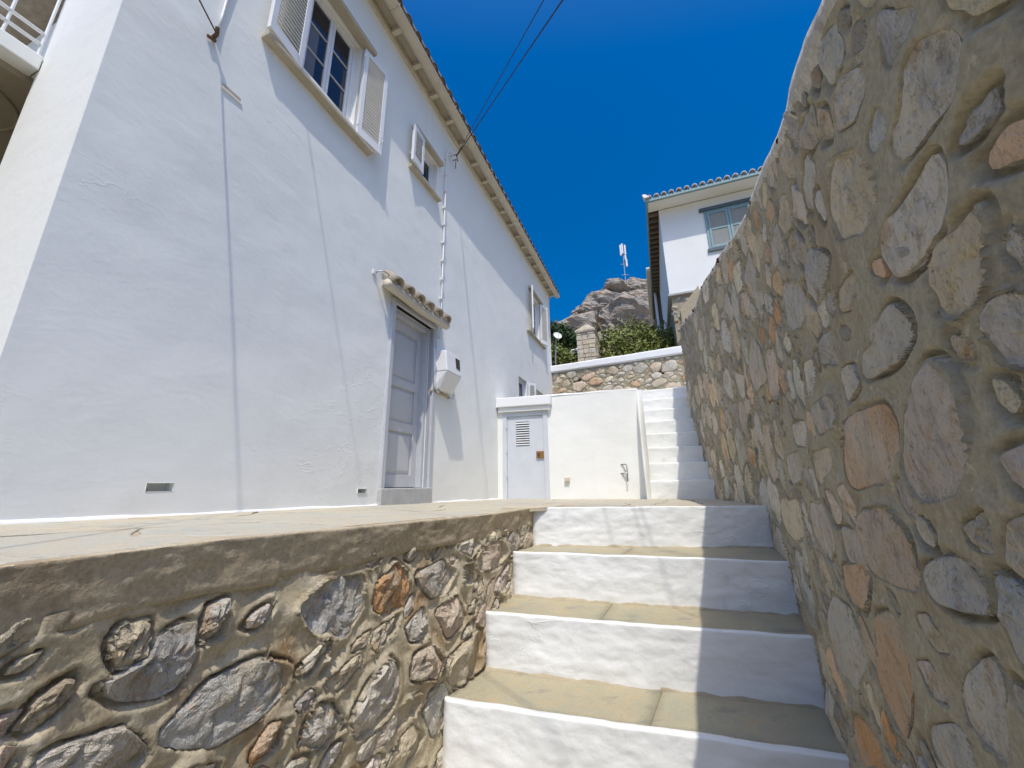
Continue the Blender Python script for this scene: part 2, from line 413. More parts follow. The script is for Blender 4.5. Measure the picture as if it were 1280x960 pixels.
# flagstones: jittered courses, each a thin slab with its own edges
def flag_ok(c):
    s, e = c
    if s < 2.84: return e < np.interp(s, ls[o_], le[o_]) - 0.03
    p = F(s, e, 0)[:2]
    return (p - A) @ nr > 0.03 and e < 3.05 and s < 5.93
def clampflag(s, e):
    if s < 2.86:
        lim = float(np.interp(s, ls[o_], le[o_])) - 0.012
        return s, min(e, lim)
    p = F(s, e, 0)[:2]; d = float((p - A) @ nr)
    if d < 0.018:
        p = p + (0.018 - d) * nr; s = float(p @ DV[:2]); e = float(p @ NV[:2] + D0)
    return min(s, 5.96), min(e, 3.08)
rs = random.Random(4)
ns, ne = 17, 9
node = {}
for i in range(ns + 1):
    for j in range(ne + 1):
        node[i, j] = (-1.5 + i * 0.46 + rs.uniform(-.16, .16), -0.01 + j * 0.345 + (rs.uniform(-.10, .10) if 0 < j else 0))
for i in range(ns):
    for j in range(ne):
        c4 = [node[i, j], node[i + 1, j], node[i + 1, j + 1], node[i, j + 1]]
        cx = (sum(p[0] for p in c4) / 4, sum(p[1] for p in c4) / 4)
        if not flag_ok(cx): continue
        pts = []
        for k in range(4):
            a = c4[k]; b = c4[(k + 1) % 4]
            for t in (0.0, 0.33, 0.66):
                x = a[0] + (b[0] - a[0]) * t + (rs.uniform(-.018, .018) if t else 0); y = a[1] + (b[1] - a[1]) * t + (rs.uniform(-.018, .018) if t else 0)
                d = math.hypot(x - cx[0], y - cx[1]); f = 1 - 0.007 / max(d, .05)
                pts.append(clampflag(cx[0] + (x - cx[0]) * f, cx[1] + (y - cx[1]) * f))
        sp = np.array(pts); n = len(pts); lift = 0.0035 + rs.uniform(0, .003)
        zt = z_terrace(sp[:, 0], sp[:, 1])
        top = F(sp[:, 0], sp[:, 1], zt + lift); bot = F(sp[:, 0], sp[:, 1], zt - 0.02)
        inn = F(cx[0] + (sp[:, 0] - cx[0]) * .97, cx[1] + (sp[:, 1] - cx[1]) * .97, zt + lift + .002)
        vv = np.concatenate([bot, top, inn]); ff = [tuple(2 * n + k for k in range(n))]
        for k in range(n):
            q = (k + 1) % n; ff += [(k, q, n + q, n + k), (n + k, n + q, 2 * n + q, 2 * n + k)]
        cc = vv.mean(0)
        obj("flagstone", vv, ff, M['flag'], ter, False, 0, cc)

# ------------------------------------------------------------------ lower staircase
ls_t = thing("lower_staircase", "whitewashed staircase with slate treads between the two stone walls", "staircase", (0.5, 2.0, -1.75))
def plaster_face(P0, P1, z0, z1, depth, name, mat, parent, seed, round_=0.007, nu=130, nv=36):
    # a hand-plastered riser: front face with a worn, rolled top edge, and a short top going back
    P0 = np.array(P0, float); P1 = np.array(P1, float); L = np.linalg.norm(P1 - P0); d = (P1 - P0) / L; back = np.array([-d[1], d[0]])
    u = np.linspace(0, L, nu); prof = []
    for t in np.linspace(0, 1, nv): prof.append((0.0, z0 + (z1 - round_ - z0) * t))
    for a in np.linspace(0, pi / 2, 5)[1:]: prof.append((round_ * (1 - math.cos(a)), z1 - round_ + round_ * math.sin(a)))
    prof.append((depth, z1 - 0.001)); prof.append((depth + .02, z1 - .03))
    prof = np.array(prof); U, K = np.meshgrid(u, np.arange(len(prof)), indexing='ij')
    q = np.stack([U * 2.2, prof[K, 1] * 2.6, np.zeros_like(U)], -1)
    disp = 0.009 * fbm(q, seed, 4) + 0.006 * fbm(q * 4, seed + 9, 4) - 0.004 * np.abs(fbm(q * np.array([3, 7, 1.]), seed + 19, 2))
    wob = 0.006 * fbm(np.stack([U * 7, U * 0 + seed, U * 0], -1), seed + 4, 4)
    w = 1 - sstep(len(prof) - 3, len(prof) - 1, K)
    endr = 0.02 * (1 - np.sqrt(np.clip(np.minimum(U, L - U) / 0.03, 0, 1)))
    xy = P0 + U[..., None] * d + (prof[K, 0] + (disp + endr) * w + wob * (1 - w))[..., None] * back
    zz = prof[K, 1] + wob * sstep(nv - 3, nv, K) * 0.7
    V = np.concatenate([xy, zz[..., None]], -1).reshape(-1, 3)
    return obj(name, V, grid_faces(nu, len(prof)), mat, parent, True)
for k, (a, b, z) in enumerate(STEP):
    zn = STEP[k + 1][2] if k + 1 < len(STEP) else -1.75
    plaster_face(a, b, zn - 0.03, z + 0.006, 0.035, "riser", M['riser'], ls_t, 20 + k)
rs = random.Random(9)
for k in range(1, len(STEP) + 1):
    if k < len(STEP): a, b, z = STEP[k]
    else: a, b, z = (-1.0, -.6), (.2, -.9), -1.75
    a2, b2, _ = STEP[k - 1]
    a, b, a2, b2 = [np.array(p, float) for p in (a, b, a2, b2)]
    bk = (a2 - a) / np.linalg.norm(a2 - a)
    dd_ = (b - a) / np.linalg.norm(b - a)
    f0 = 0.022 if k < len(STEP) else 0
    cuts = [0.0] + sorted(rs.uniform(.25, .42) + (.33 if j else 0) for j in range(2)) + [1.0]
    cuts = [0, (.42, .38, .55, .33, .6, .45)[k - 1], 1.0]
    for j in range(len(cuts) - 1):
        t0, t1 = cuts[j] + (.0012 if j else -.05), cuts[j + 1] - (.0012 if j < len(cuts) - 2 else -.06)
        n = 16
        T = np.linspace(t0, t1, n); Vv = []
        for ii, w in enumerate(np.linspace(0, 1, 9)):
            fr = a + np.outer(T, b - a) + f0 * bk; re = a2 + np.outer(T, b2 - a2) + .03 * bk
            p = fr + (re - fr) * w
            zz = z - 0.001 + 0.0045 * fbm(np.concatenate([p * 4, p[:, :1] * 0 + k], 1), 5, 3) + (0.0025 if j % 2 else 0)
            if ii == 0: zz = zz - 0.004
            Vv.append(np.concatenate([p, zz[:, None]], 1))
        Vv = np.array(Vv)
        lowr = Vv.copy(); lowr[..., 2] -= 0.05
        rim = [(0, i) for i in range(n)] + [(i, n - 1) for i in range(1, 9)] + [(8, i) for i in range(n - 2, -1, -1)] + [(i, 0) for i in range(7, 0, -1)]
        top = Vv.reshape(-1, 3); f = grid_faces(9, n).tolist(); f = [tuple(q[::-1]) for q in f]
        base = len(top); skirt = np.array([lowr[i, q] for i, q in rim]); m_ = len(rim)
        for x in range(m_):
            y = (x + 1) % m_; f.append((rim[x][0] * n + rim[x][1], rim[y][0] * n + rim[y][1], base + y, base + x))
        allv = np.concatenate([top, skirt]); obj("tread_slab", allv, f, M['slate'], ls_t, True, 0, allv.mean(0))
# worn cement fillet where each riser meets the tread below
for k, (a, b, z) in enumerate(STEP):
    zn = STEP[k + 1][2] if k + 1 < len(STEP) else -1.75
    a = np.array(a); b = np.array(b); L = np.linalg.norm(b - a); d = (b - a) / L; bk = np.array([-d[1], d[0]]); u = np.linspace(0, L, 160); rows = []
    w1_ = .011 + .009 * fbm(np.stack([u * 9, u * 0 + k, u * 0], -1), 61, 3); h1_ = .010 + .010 * fbm(np.stack([u * 12, u * 0 + k, u * 0], -1), 62, 3)
    for f_, hz in ((.03, 1.0), (-.003, 1.0), (-.5, .35), (-1.0, .0), (-1.05, -.4)):
        off = np.where(f_ > -.01, f_, f_ * np.maximum(w1_, .002)); rows.append(np.concatenate([a + u[:, None] * d + off[:, None] * bk, (zn + .001 + hz * np.maximum(h1_, .001))[:, None]], 1))
    obj("cement_fillet", np.stack(rows, 1).reshape(-1, 3), grid_faces(160, 5), M['grout'], ls_t, True)
# solid core under the treads
cb = MB()
for k, (a, b, z) in enumerate(STEP[1:], 1):
    a2, b2, _ = STEP[k - 1]
    cb.hexa([(a[0] - .03, a[1] + .04, -1.78), (b[0], b[1] + .04, -1.78), (b2[0], b2[1] + .08, -1.78), (a2[0] - .03, a2[1] + .08, -1.78),
             (a[0] - .03, a[1] + .04, z - .0045), (b[0], b[1] + .04, z - .0045), (b2[0], b2[1] + .08, z - .0045), (a2[0] - .03, a2[1] + .08, z - .0045)])
cb.build("core", M['grout'], ls_t)

# ------------------------------------------------------------------ rubble masonry
STONE_COL = {'g': (0.53, 0.495, 0.42), 'b': (0.49, 0.475, 0.43), 'y': (0.62, 0.53, 0.37), 'm': (0.55, 0.48, 0.39), 'o': (0.62, 0.43, 0.27),
             'p': (0.59, 0.475, 0.36), 'q': (0.64, 0.585, 0.48), 'r': (0.56, 0.32, 0.15)}
def pick_col(rg):
    k = rg.choices("gbympqor", (22, 10, 22, 22, 14, 16, 9, 5))[0]
    c = STONE_COL[k]; f = rg.uniform(.85, 1.25)
    return (c[0] * f, c[1] * f * rg.uniform(.97, 1.03), c[2] * f * rg.uniform(.93, 1.05))
TH = 48
TT = np.arange(TH) * 2 * pi / TH
CT = np.cos(TT); ST = np.sin(TT)
def profile_poly(pts):
    pts = np.array(pts, float); c = pts.mean(0); a = pts - c; b = np.roll(a, -1, 0); d = b - a
    den = CT[:, None] * d[None, :, 1] - ST[:, None] * d[None, :, 0]
    den = np.where(np.abs(den) < 1e-12, 1e-12, den)
    t = (a[:, 0] * d[:, 1] - a[:, 1] * d[:, 0])[None] / den
    w = (a[None, :, 0] * ST[:, None] - a[None, :, 1] * CT[:, None]) / den
    ok = (t > 0) & (w >= -1e-6) & (w <= 1 + 1e-6)
    rho = np.where(ok, t, 0).max(1); rho = np.where(rho > 0, rho, .02)
    rho = 0.8 * rho + 0.1 * (np.roll(rho, 1) + np.roll(rho, -1))
    return c, rho
def profile_rand(a, b, rot, rg):
    n = rg.randint(4, 6); ph = rg.uniform(0, 2 * pi); angs = sorted(ph + 2 * pi * (i + rg.uniform(-.28, .28)) / n for i in range(n))
    pts = []
    for t in angs:
        f = rg.uniform(.82, 1.12); x = a * f * math.cos(t); y = b * f * math.sin(t)
        pts.append((x * math.cos(rot) - y * math.sin(rot), x * math.sin(rot) + y * math.cos(rot)))
    c, rho = profile_poly(pts)
    return c, rho
def jag(rho, rg, amt):
    s = rg.randint(0, 99999)
    ring = np.stack([np.cos(TT) * 2.2, np.sin(TT) * 2.2, TT * 0], -1)
    return rho * (1 + amt * fbm(ring, s, 2) + amt * .7 * fbm(ring * 3, s + 1, 2))
class Rubble:
    """stones set in mortar on a curved upright face; at(u) gives plan xy, side is the sign of the outward normal"""
    def __init__(w, at, zlo, zhi, u0, u1, side, seed):
        w.at = at; w.zlo = zlo; w.zhi = zhi; w.u0 = u0; w.u1 = u1; w.side = side; w.rg = random.Random(seed); w.st = []; w.seed = seed; w.bulge = None; w.smear = .32; w.edge = .13
    def surf(w, u, v, h):
        p = w.at(u); t = w.at(np.asarray(u) + .01) - w.at(np.asarray(u) - .01); t = t / np.linalg.norm(t, axis=-1)[..., None]
        n = w.side * np.stack([t[..., 1], -t[..., 0]], -1)
        b = h + (w.bulge(u, v) if w.bulge else 0)
        xy = p + n * np.asarray(b)[..., None]
        return np.concatenate([xy, np.asarray(v, float)[..., None]], -1)
    def add(w, c, rho, H, col, big=False):
        w.st.append(dict(c=np.array(c, float), rho=rho, H=H, col=col, R=float(rho.max()), big=big))
    def rr(w, s, du, dv_):
        th = np.arctan2(dv_, du) % (2 * pi); i = th / (2 * pi) * TH; i0 = np.floor(i).astype(int) % TH; f = i - np.floor(i)
        rho = s['rho'][i0] * (1 - f) + s['rho'][(i0 + 1) % TH] * f
        d = np.hypot(du, dv_); return d / rho, d - rho
    def free(w, c, rho, gap):
        R = float(rho.max()) + gap
        n = len(w.st)
        if n == 0: return True
        if not hasattr(w, 'arr') or w.arrn != n:
            w.arr = np.array([(s['c'][0], s['c'][1], s['R'], s['rho'].min()) for s in w.st]); w.arrn = n
        d = np.hypot(w.arr[:, 0] - c[0], w.arr[:, 1] - c[1])
        if np.any(d < w.arr[:, 3] + float(rho.min()) * .7 + gap): return False
        idx = np.nonzero(d < w.arr[:, 2] + R)[0]
        if len(idx) == 0: return True
        pu = c[0] + (rho + gap) * CT; pv = c[1] + (rho + gap) * ST
        for i in idx:
            s = w.st[i]
            if np.any(w.rr(s, pu - s['c'][0], pv - s['c'][1])[0] < 1.0): return False
        return True
    def fill(w, tries, size, gap, Hf, rotf, limit=99999, aspect=(.5, .9)):
        n = 0
        for _ in range(tries):
            if n >= limit: break
            u = w.rg.uniform(w.u0, w.u1); zl = float(w.zlo(u)); zh = float(w.zhi(u)); v = w.rg.uniform(zl, zh)
            a = size(u, v); 
            if a <= 0: continue
            b = a * w.rg.uniform(*aspect)
            if v + b * .8 > zh or v - b < zl - .05: continue
            if len(w.st) and hasattr(w, 'arr') and np.any(np.hypot(w.arr[:, 0] - u, w.arr[:, 1] - v) < w.arr[:, 3] + b * .55 + gap): continue
            c, rho = profile_rand(a, b, rotf(w.rg), w.rg); c = np.array([u, v])
            if not w.free(c, rho, gap): continue
            w.add(c, jag(rho, w.rg, .07), Hf(w.rg) * min(1, a / .07), pick_col(w.rg)); n += 1
    def grow(w, gap, cap, its=4, soft=2):
        arr = np.array([(s['c'][0], s['c'][1], s['R']) for s in w.st])
        for s in w.st: s['lim'] = s['rho'] * (1.10 if s['big'] else cap)
        for _ in range(its):
            for i, s in enumerate(w.st):
                new = np.minimum(s['rho'] * 1.09 + .001, s['lim']); pu = s['c'][0] + (new + gap) * CT; pv = s['c'][1] + (new + gap) * ST
                ok = (pv < w.zhi(np.array([s['c'][0]]))[0] - .01)
                d = np.hypot(arr[:, 0] - s['c'][0], arr[:, 1] - s['c'][1])
                for j in np.nonzero((d < arr[:, 2] * 1.5 + s['R'] * 1.5 + gap) & (d > 1e-9))[0]:
                    t = w.st[j]; ok &= w.rr(t, pu - t['c'][0], pv - t['c'][1])[0] > 1.0
                s['rho'] = np.where(ok, new, s['rho'])
        for s in w.st:
            r_ = s['rho']
            if soft > 1: r_ = np.median(np.stack([np.roll(r_, k_) for k_ in (-1, 0, 1)]), 0); r_ = .5 * r_ + .25 * (np.roll(r_, 1) + np.roll(r_, -1))
            for _ in range(soft): r_ = np.minimum(r_, .4 * r_ + .3 * (np.roll(r_, 1) + np.roll(r_, -1)) + .002)
            s['rho'] = .6 * r_ + .2 * (np.roll(r_, 1) + np.roll(r_, -1)) if (soft > 1 and not s['big']) else r_; s['R'] = float(s['rho'].max())
    def stone_mesh(w, s, nth, rings, rough):
        idx = np.linspace(0, TH, nth, endpoint=False).astype(int); th = TT[idx]; rho = s['rho'][idx]
        sd = w.rg.randint(0, 99999); H = s['H']; R = s['R']
        r = np.array(rings)
        du = r[:, None] * (rho * np.cos(th))[None]; dv_ = r[:, None] * (rho * np.sin(th))[None]
        du = np.concatenate([[0], du.ravel()]); dv_ = np.concatenate([[0], dv_.ravel()]); rr = np.concatenate([[0], np.repeat(r, nth)])
        q = np.stack([du / R, dv_ / R, du * 0], -1)
        npl = w.rg.randint(4, 7); facet = np.full(len(du), 1.0)
        for _ in range(npl):
            an = w.rg.uniform(0, 2 * pi); sl_ = w.rg.uniform(.5, 2.2); c_ = w.rg.uniform(.95, 1.2)
            facet = np.minimum(facet, c_ - sl_ * np.maximum(0, q[:, 0] * math.cos(an) + q[:, 1] * math.sin(an) - w.rg.uniform(-.15, .45)))
        facet = np.maximum(facet, .1)
        body = facet * (1 - sstep(.90, 1.05, rr) * 0.9)
        tilt = w.rg.uniform(-.35, .35) * q[:, 0] + w.rg.uniform(-.35, .35) * q[:, 1]
        an = w.rg.uniform(.2, 1.2); lay = (q[:, 0] * math.cos(an) + q[:, 1] * math.sin(an)) * 1.7 + .7 * fbm(q * 1.6, sd, 3)
        stepf = np.floor(lay) + sstep(.86, 1.0, lay - np.floor(lay)); stepf = stepf - stepf.mean()
        h = H * (body * (1 + tilt) + rough * (.28 * fbm(q * 1.9, sd + 3, 4) - .30 * np.abs(fbm(q * 2.6, sd + 5, 3)) + .26 * stepf) * sstep(1.02, .88, rr) + .18 * rough * fbm(q * 7, sd + 8, 3) * sstep(1.02, .93, rr))
        h = np.where(rr > 1.03, -0.03 - .2 * H, h)
        P = w.surf(s['c'][0] + du, s['c'][1] + dv_, h)
        f = []
        for j in range(nth): f.append((0, 1 + j, 1 + (j + 1) % nth))
        for i in range(len(rings) - 1):
            for j in range(nth):
                f.append((1 + i * nth + j, 1 + (i + 1) * nth + j, 1 + (i + 1) * nth + (j + 1) % nth, 1 + i * nth + (j + 1) % nth))
        if w.side < 0: f = [t[::-1] for t in f]
        return P, f
    def mortar(w, us, nv, amp, lip, groove, holes=(), seedo=0):
        U = np.repeat(us[:, None], nv, 1); t = np.linspace(0, 1, nv)
        zl = w.zlo(us)[:, None]; zh = w.zhi(us)[:, None]; Vv = zl + (zh - zl) * t
        q = np.stack([U * 2.4, Vv * 2.4, U * 0], -1)
        h = amp * fbm(q, w.seed, 4) + amp * .30 * fbm(q * 6, w.seed + 31, 3) + amp * .5 * np.abs(fbm(q * np.array([1.1, 2.2, 1]), w.seed + 77, 2))
        mask = sstep(-.1, .5, fbm(q * 3.1, w.seed + 50, 2)); mask2 = sstep(-.15, .3, fbm(q * 2.3 + 9, w.seed + 60, 2))
        mask3 = fbm(q * 3.2 + 3, w.seed + 80, 2)
        for s in w.st:
            R = s['R'] * 1.1 + .06
            iu = np.searchsorted(us, [s['c'][0] - R, s['c'][0] + R])
            if iu[1] - iu[0] < 2: continue
            sl = slice(iu[0], iu[1]); du = U[sl] - s['c'][0]; dv_ = Vv[sl] - s['c'][1]
            if not (np.abs(dv_) < R).any(): continue
            rr, d = w.rr(s, du, dv_)
            near = sstep(.05, 0, d)
            hh = h[sl]
            hh = np.where(rr > .98, hh * (1 - near) + near * np.maximum(hh, s['H'] * lip * (.5 + .6 * mask[sl])), hh)
            hh = hh - groove * sstep(.013, .002, np.abs(d - .003)) * mask2[sl]
            rin = .91 + w.smear * mask3[sl]
            hh = np.where(rr < 1.0, np.minimum(hh, -.012) + (np.maximum(hh, .0) + .012 + s['H'] * .92) * sstep(rin, rin + w.edge, rr), hh)
            h[sl] = hh
        for (a, b, c_, d_, dep) in holes:
            h = np.where((U > a) & (U < b) & (Vv > c_) & (Vv < d_), -dep, h)
        return w.surf(U, Vv, h).reshape(-1, 3)
    def emit(w, parent, mat, camw, maxn=290, rough=1.0, name="stone", smooth=True):
        # apparent size from the place where the photograph was taken decides which stones are separate parts
        for s in w.st:
            p = w.surf(s['c'][:1], s['c'][1:], np.zeros(1))[0]; s['p'] = p
            s['app'] = s['R'] / max(.3, np.linalg.norm(p)) * (1.0 if p[1] > .22 else .05)
        w.st.sort(key=lambda s: -s['app'])
        rest = MB()
        for i, s in enumerate(w.st):
            a = s['app']
            if a > .085: P, f = w.stone_mesh(s, 48, (.10, .20, .30, .40, .50, .60, .69, .77, .84, .90, .95, .99, 1.035), rough)
            elif a > .035: P, f = w.stone_mesh(s, 24, (.25, .48, .68, .84, .95, 1.035), rough)
            else: P, f = w.stone_mesh(s, 12, (.4, .75, .95, 1.035), rough)
            if i < maxn:
                o = obj(name, P, f, mat, parent, smooth, 0, s['p']); o.color = (*s['col'], 1)
            else: rest.add(P, f)
        if rest.v:
            o = rest.build("small_stones", mat, parent, True); o.color = (.34, .31, .25, 1); o["kind"] = "stuff"
def parse(txt):
    out = []
    for l in txt.strip().split('\n'):
        k, *ps = l.split(); out.append((k, [tuple(map(float, p.split(','))) for p in ps]))
    return out

# right-hand boundary wall
RTX = [0.0, 1.247, 1.49, 1.71, 2.08, 2.56, 3.99, 5.14, 5.84, 7.99, 8.3]
RTZ = [0.34, 0.803, 0.893, 0.966, 1.142, 1.323, 1.89, 2.166, 2.25, 2.79, 2.86]
def rtop(u): return np.interp(u, RTX, RTZ) + 0.010 * fbm(np.stack([np.asarray(u) * 5, np.asarray(u) * 0, np.asarray(u) * 0], -1), 71, 3)
RW = Rubble(Rat, lambda u: np.asarray(u) * 0 - 1.78 + sstep(3.75, 3.85, u) * 1.5, rtop, 0.05, 7.98, -1, 5)
RW.bulge = lambda u, v: 0.03 * fbm(np.stack([np.asarray(u) * .8, np.asarray(v) * .8, np.asarray(u) * 0], -1), 91, 2)
RSTONES = """y 1.16,0.277 1.123,0.269 1.057,0.271 1.094,0.199 1.12,0.185 1.174,0.183 1.188,0.205 1.181,0.256
m 1.26,0.154 1.226,0.136 1.209,0.103 1.217,0.04 1.278,-0.01 1.35,-0.025 1.408,-0.024 1.44,0.009 1.348,0.095
o 1.669,0.13 1.427,0.12 1.455,0.032 1.52,-0 1.712,-0.013 1.821,0.009
g 1.329,0.268 1.288,0.24 1.267,0.201 1.346,0.184 1.501,0.19 1.525,0.224 1.42,0.237
p 1.712,-0.07 1.537,-0.053 1.506,-0.081 1.484,-0.135 1.52,-0.184 1.628,-0.191 1.805,-0.196
b 1.457,-0.139 1.364,-0.111 1.296,-0.107 1.272,-0.132 1.289,-0.159 1.366,-0.175 1.467,-0.185
o 1.833,-0.314 1.716,-0.276 1.679,-0.32 1.726,-0.404 1.864,-0.549 1.95,-0.546 1.923,-0.456
y 1.571,-0.237 1.505,-0.218 1.457,-0.259 1.519,-0.272
p 1.635,-0.33 1.558,-0.307 1.522,-0.357 1.593,-0.365
g 1.422,-0.277 1.304,-0.204 1.384,-0.359 1.475,-0.347
b 1.275,-0.055 1.214,-0.031 1.242,-0.085 1.282,-0.08
y 1.387,0.597 1.296,0.543 1.261,0.469 1.266,0.426 1.345,0.423 1.436,0.466 1.466,0.538
q 1.086,0.502 1.052,0.476 1.03,0.44 1.057,0.404 1.102,0.409 1.162,0.416 1.185,0.447 1.165,0.461 1.124,0.477 1.106,0.498
b 1.116,0.614 1.055,0.522 1.09,0.531 1.13,0.532 1.14,0.554
g 1.27,0.675 1.195,0.61 1.209,0.576 1.26,0.574 1.331,0.622
q 1.122,0.375 1.111,0.353 1.125,0.317 1.167,0.288 1.257,0.29 1.292,0.332 1.263,0.368 1.169,0.365
b 1.042,0.357 1.01,0.36 1.024,0.334 1.06,0.34 1.073,0.346
y 1.88,0.888 1.797,0.825 1.808,0.744 1.92,0.766 1.975,0.835
g 1.541,0.75 1.496,0.678 1.592,0.637 1.647,0.685
g 1.708,0.587 1.525,0.462 1.589,0.447 1.744,0.463 1.788,0.529
g 2.12,0.686 1.899,0.584 1.854,0.488 1.973,0.47 2.144,0.522
m 3.221,0.867 2.954,0.657 2.972,0.548 3.39,0.552 3.548,0.714
y 1.536,0.39 1.432,0.385 1.427,0.344 1.491,0.332 1.564,0.356
g 1.773,0.357 1.648,0.348 1.655,0.26 1.803,0.306
g 1.985,0.216 1.795,0.213 1.717,0.17 1.803,0.133 2.037,0.14
q 1.655,0.245 1.566,0.235 1.551,0.189 1.657,0.174
q 2.034,0.366 1.886,0.339 1.927,0.275 2.067,0.261
q 2.481,0.218 2.158,0.199 2.218,0.116 2.403,0.143
y 2.157,0.087 1.86,0.083 1.955,0.03 2.117,-0.012
g 2.747,0.11 2.382,0.101 2.424,0.004 2.731,-0.008
m 2.404,-0.092 2.18,-0.08 2.087,-0.162 2.194,-0.242 2.397,-0.208
y 3.116,-0.096 2.701,-0.093 2.566,-0.189 2.95,-0.274 3.201,-0.219
o 2.042,-0.237 1.836,-0.194 1.806,-0.233 1.925,-0.313 2.089,-0.323
g 2.294,-0.38 2.021,-0.374 2.054,-0.469 2.186,-0.59 2.425,-0.614 2.452,-0.512
m 1.95,-0.124 1.831,-0.125 1.817,-0.198 2,-0.214
r 2.308,-0.718 2.141,-0.665 1.98,-0.669 2.373,-0.874
b 1.666,-0.446 1.528,-0.382 1.431,-0.383 1.683,-0.514
g 1.289,0.346 1.236,0.324 1.177,0.288 1.208,0.277 1.267,0.29
r 4.068,0.266 3.84,0.195 3.866,0.095 4.091,0.163
r 5.165,0.784 4.954,0.67 4.949,0.468 5.22,0.559
r 2.933,0.817 2.674,0.723 2.842,0.708 2.977,0.762
r 2.961,0.51 2.828,0.426 3.025,0.412 3.076,0.467"""
for k, pts in parse(RSTONES):
    c, rho = profile_poly(pts); f = RW.rg.uniform(.92, 1.1); cc = STONE_COL[k]
    RW.add(c, jag(rho * 1.03, RW.rg, .05), RW.rg.uniform(.006, .011), tuple(x * f for x in cc), True)
def rsize(u, v):
    rg = RW.rg
    if u < 1.9: return rg.uniform(.035, .085)
    return rg.choice((.05, .065, .08, .10, .13, .16)) * rg.uniform(.85, 1.25) * (1 + .10 * (u - 2))
_u = (RW.u0, RW.u1)
RW.u0, RW.u1 = .75, 2.5
for a_, b_4, n_ in ((.06, .085, 700), (.04, .06, 900), (.024, .036, 1100)):
    RW.fill(n_, lambda u, v: RW.rg.uniform(a_, b_4), .012, lambda g: g.uniform(.006, .011), lambda g: g.uniform(.2, 1.5), aspect=(.5, .85))
RW.u0, RW.u1 = .08, .72
for a_, b_4, n_ in ((.07, .10, 250), (.045, .07, 400)):
    RW.fill(n_, lambda u, v: RW.rg.uniform(a_, b_4), .012, lambda g: g.uniform(.006, .011), lambda g: g.uniform(.2, 1.5), aspect=(.5, .85))
RW.u0, RW.u1 = 2.0, _u[1]
for a_, b_4, n_ in ((.15, .21, 500), (.10, .15, 900), (.07, .10, 1300), (.045, .065, 1900), (.03, .042, 2200)):
    RW.fill(n_, lambda u, v: RW.rg.uniform(a_, b_4) * (1 + .05 * (u - 2)), .010, lambda g: g.uniform(.010, .020), lambda g: g.uniform(.1, 1.5), aspect=(.5, .85))
RW.u0, RW.u1 = _u
RW.grow(.016, 1.32)
RW.smear = .17
rw_t = thing("stone_boundary_wall", "tall rubble stone wall with smeared mortar climbing beside the white stairs", "stone wall", (*Rat(4.0), -1.75))
ru = [0.05]
while ru[-1] < 8.0:
    p = Rat(np.array(ru[-1])); ru.append(ru[-1] + max(.0042, .0042 * float(np.hypot(*p))))
ru = np.array(ru)
obj("mortar_face", RW.mortar(ru, 620, .011, .80, .020), grid_faces(len(ru), 620)[:, ::-1], M['mortar_r'], rw_t, True)
RW.emit(rw_t, M['stone'], None, rough=1.6, smooth=False)
# body, end face and coping
b_ = MB(); uu = np.linspace(.05, 7.99, 60); pf = Rat(uu); tn = Rat(uu + .01) - Rat(uu - .01); tn /= np.linalg.norm(tn, axis=1)[:, None]; nb = np.stack([tn[:, 1], -tn[:, 0]], 1)
zt = rtop(uu); Vb = []
for i in range(60):
    f_ = pf[i] + nb[i] * .05; bk_ = pf[i] + nb[i] * .42
    Vb.append([(*f_, -1.8), (*f_, zt[i] - .02), (*bk_, zt[i] - .03), (*bk_, -1.8)])
Vb = np.array(Vb).reshape(-1, 3)
fb = []
for i in range(59):
    for j in range(4): fb.append((i * 4 + j, (i + 1) * 4 + j, (i + 1) * 4 + (j + 1) % 4, i * 4 + (j + 1) % 4))
fb += [(0, 1, 2, 3), (236, 239, 238, 237)]
obj("wall_core", Vb, fb, M['mortar_r'], rw_t, False)
uu = np.linspace(.05, 8.0, 560); pf = Rat(uu); tn = Rat(uu + .01) - Rat(uu - .01); tn /= np.linalg.norm(tn, axis=1)[:, None]; nb = np.stack([tn[:, 1], -tn[:, 0]], 1); zt = rtop(uu)
prof = [(.006, -.05), (-.012, -.016), (-.010, .014), (.06, .022), (.2, .02), (.36, .012), (.43, 0), (.43, -.06)]
Vc = []
for a, z in prof:
    q = np.stack([uu * 9, uu * 0 + a * 6, uu * 0], -1); dsp = .010 * fbm(q, 15, 3)
    Vc.append(np.concatenate([pf + nb * (a + .7 * dsp + RW.bulge(uu, zt) * -1 * (a < .05))[:, None], (zt + z * (1 + .4 * fbm(q * .6, 4, 2)) + dsp * .6)[:, None]], 1))
Vc = np.stack(Vc, 1).reshape(-1, 3)
obj("coping", Vc, grid_faces(560, len(prof)), M['coping'], rw_t, True)
for k in range(14):
    u = RW.rg.uniform(1.0, 7.0); p = RW.surf(np.array([u]), rtop(np.array([u])) - .004, np.array([.002]))[0]
    rr_ = RW.rg.uniform(.006, .014) * (1 + .10 * u); v = []
    for dx in (-1, 1):
        for dy in (-1, 1):
            for dz in (-1, 1): v.append(p + np.array([dx * RW.rg.uniform(.5, 1.1), dy * RW.rg.uniform(.5, 1.1), dz * RW.rg.uniform(.5, 1.2)]) * rr_)
    obj("brick_fragment", v, [(0, 1, 3, 2), (4, 6, 7, 5), (0, 4, 5, 1), (2, 3, 7, 6), (0, 2, 6, 4), (1, 5, 7, 3)], M['brick'], rw_t, False, .004, p)

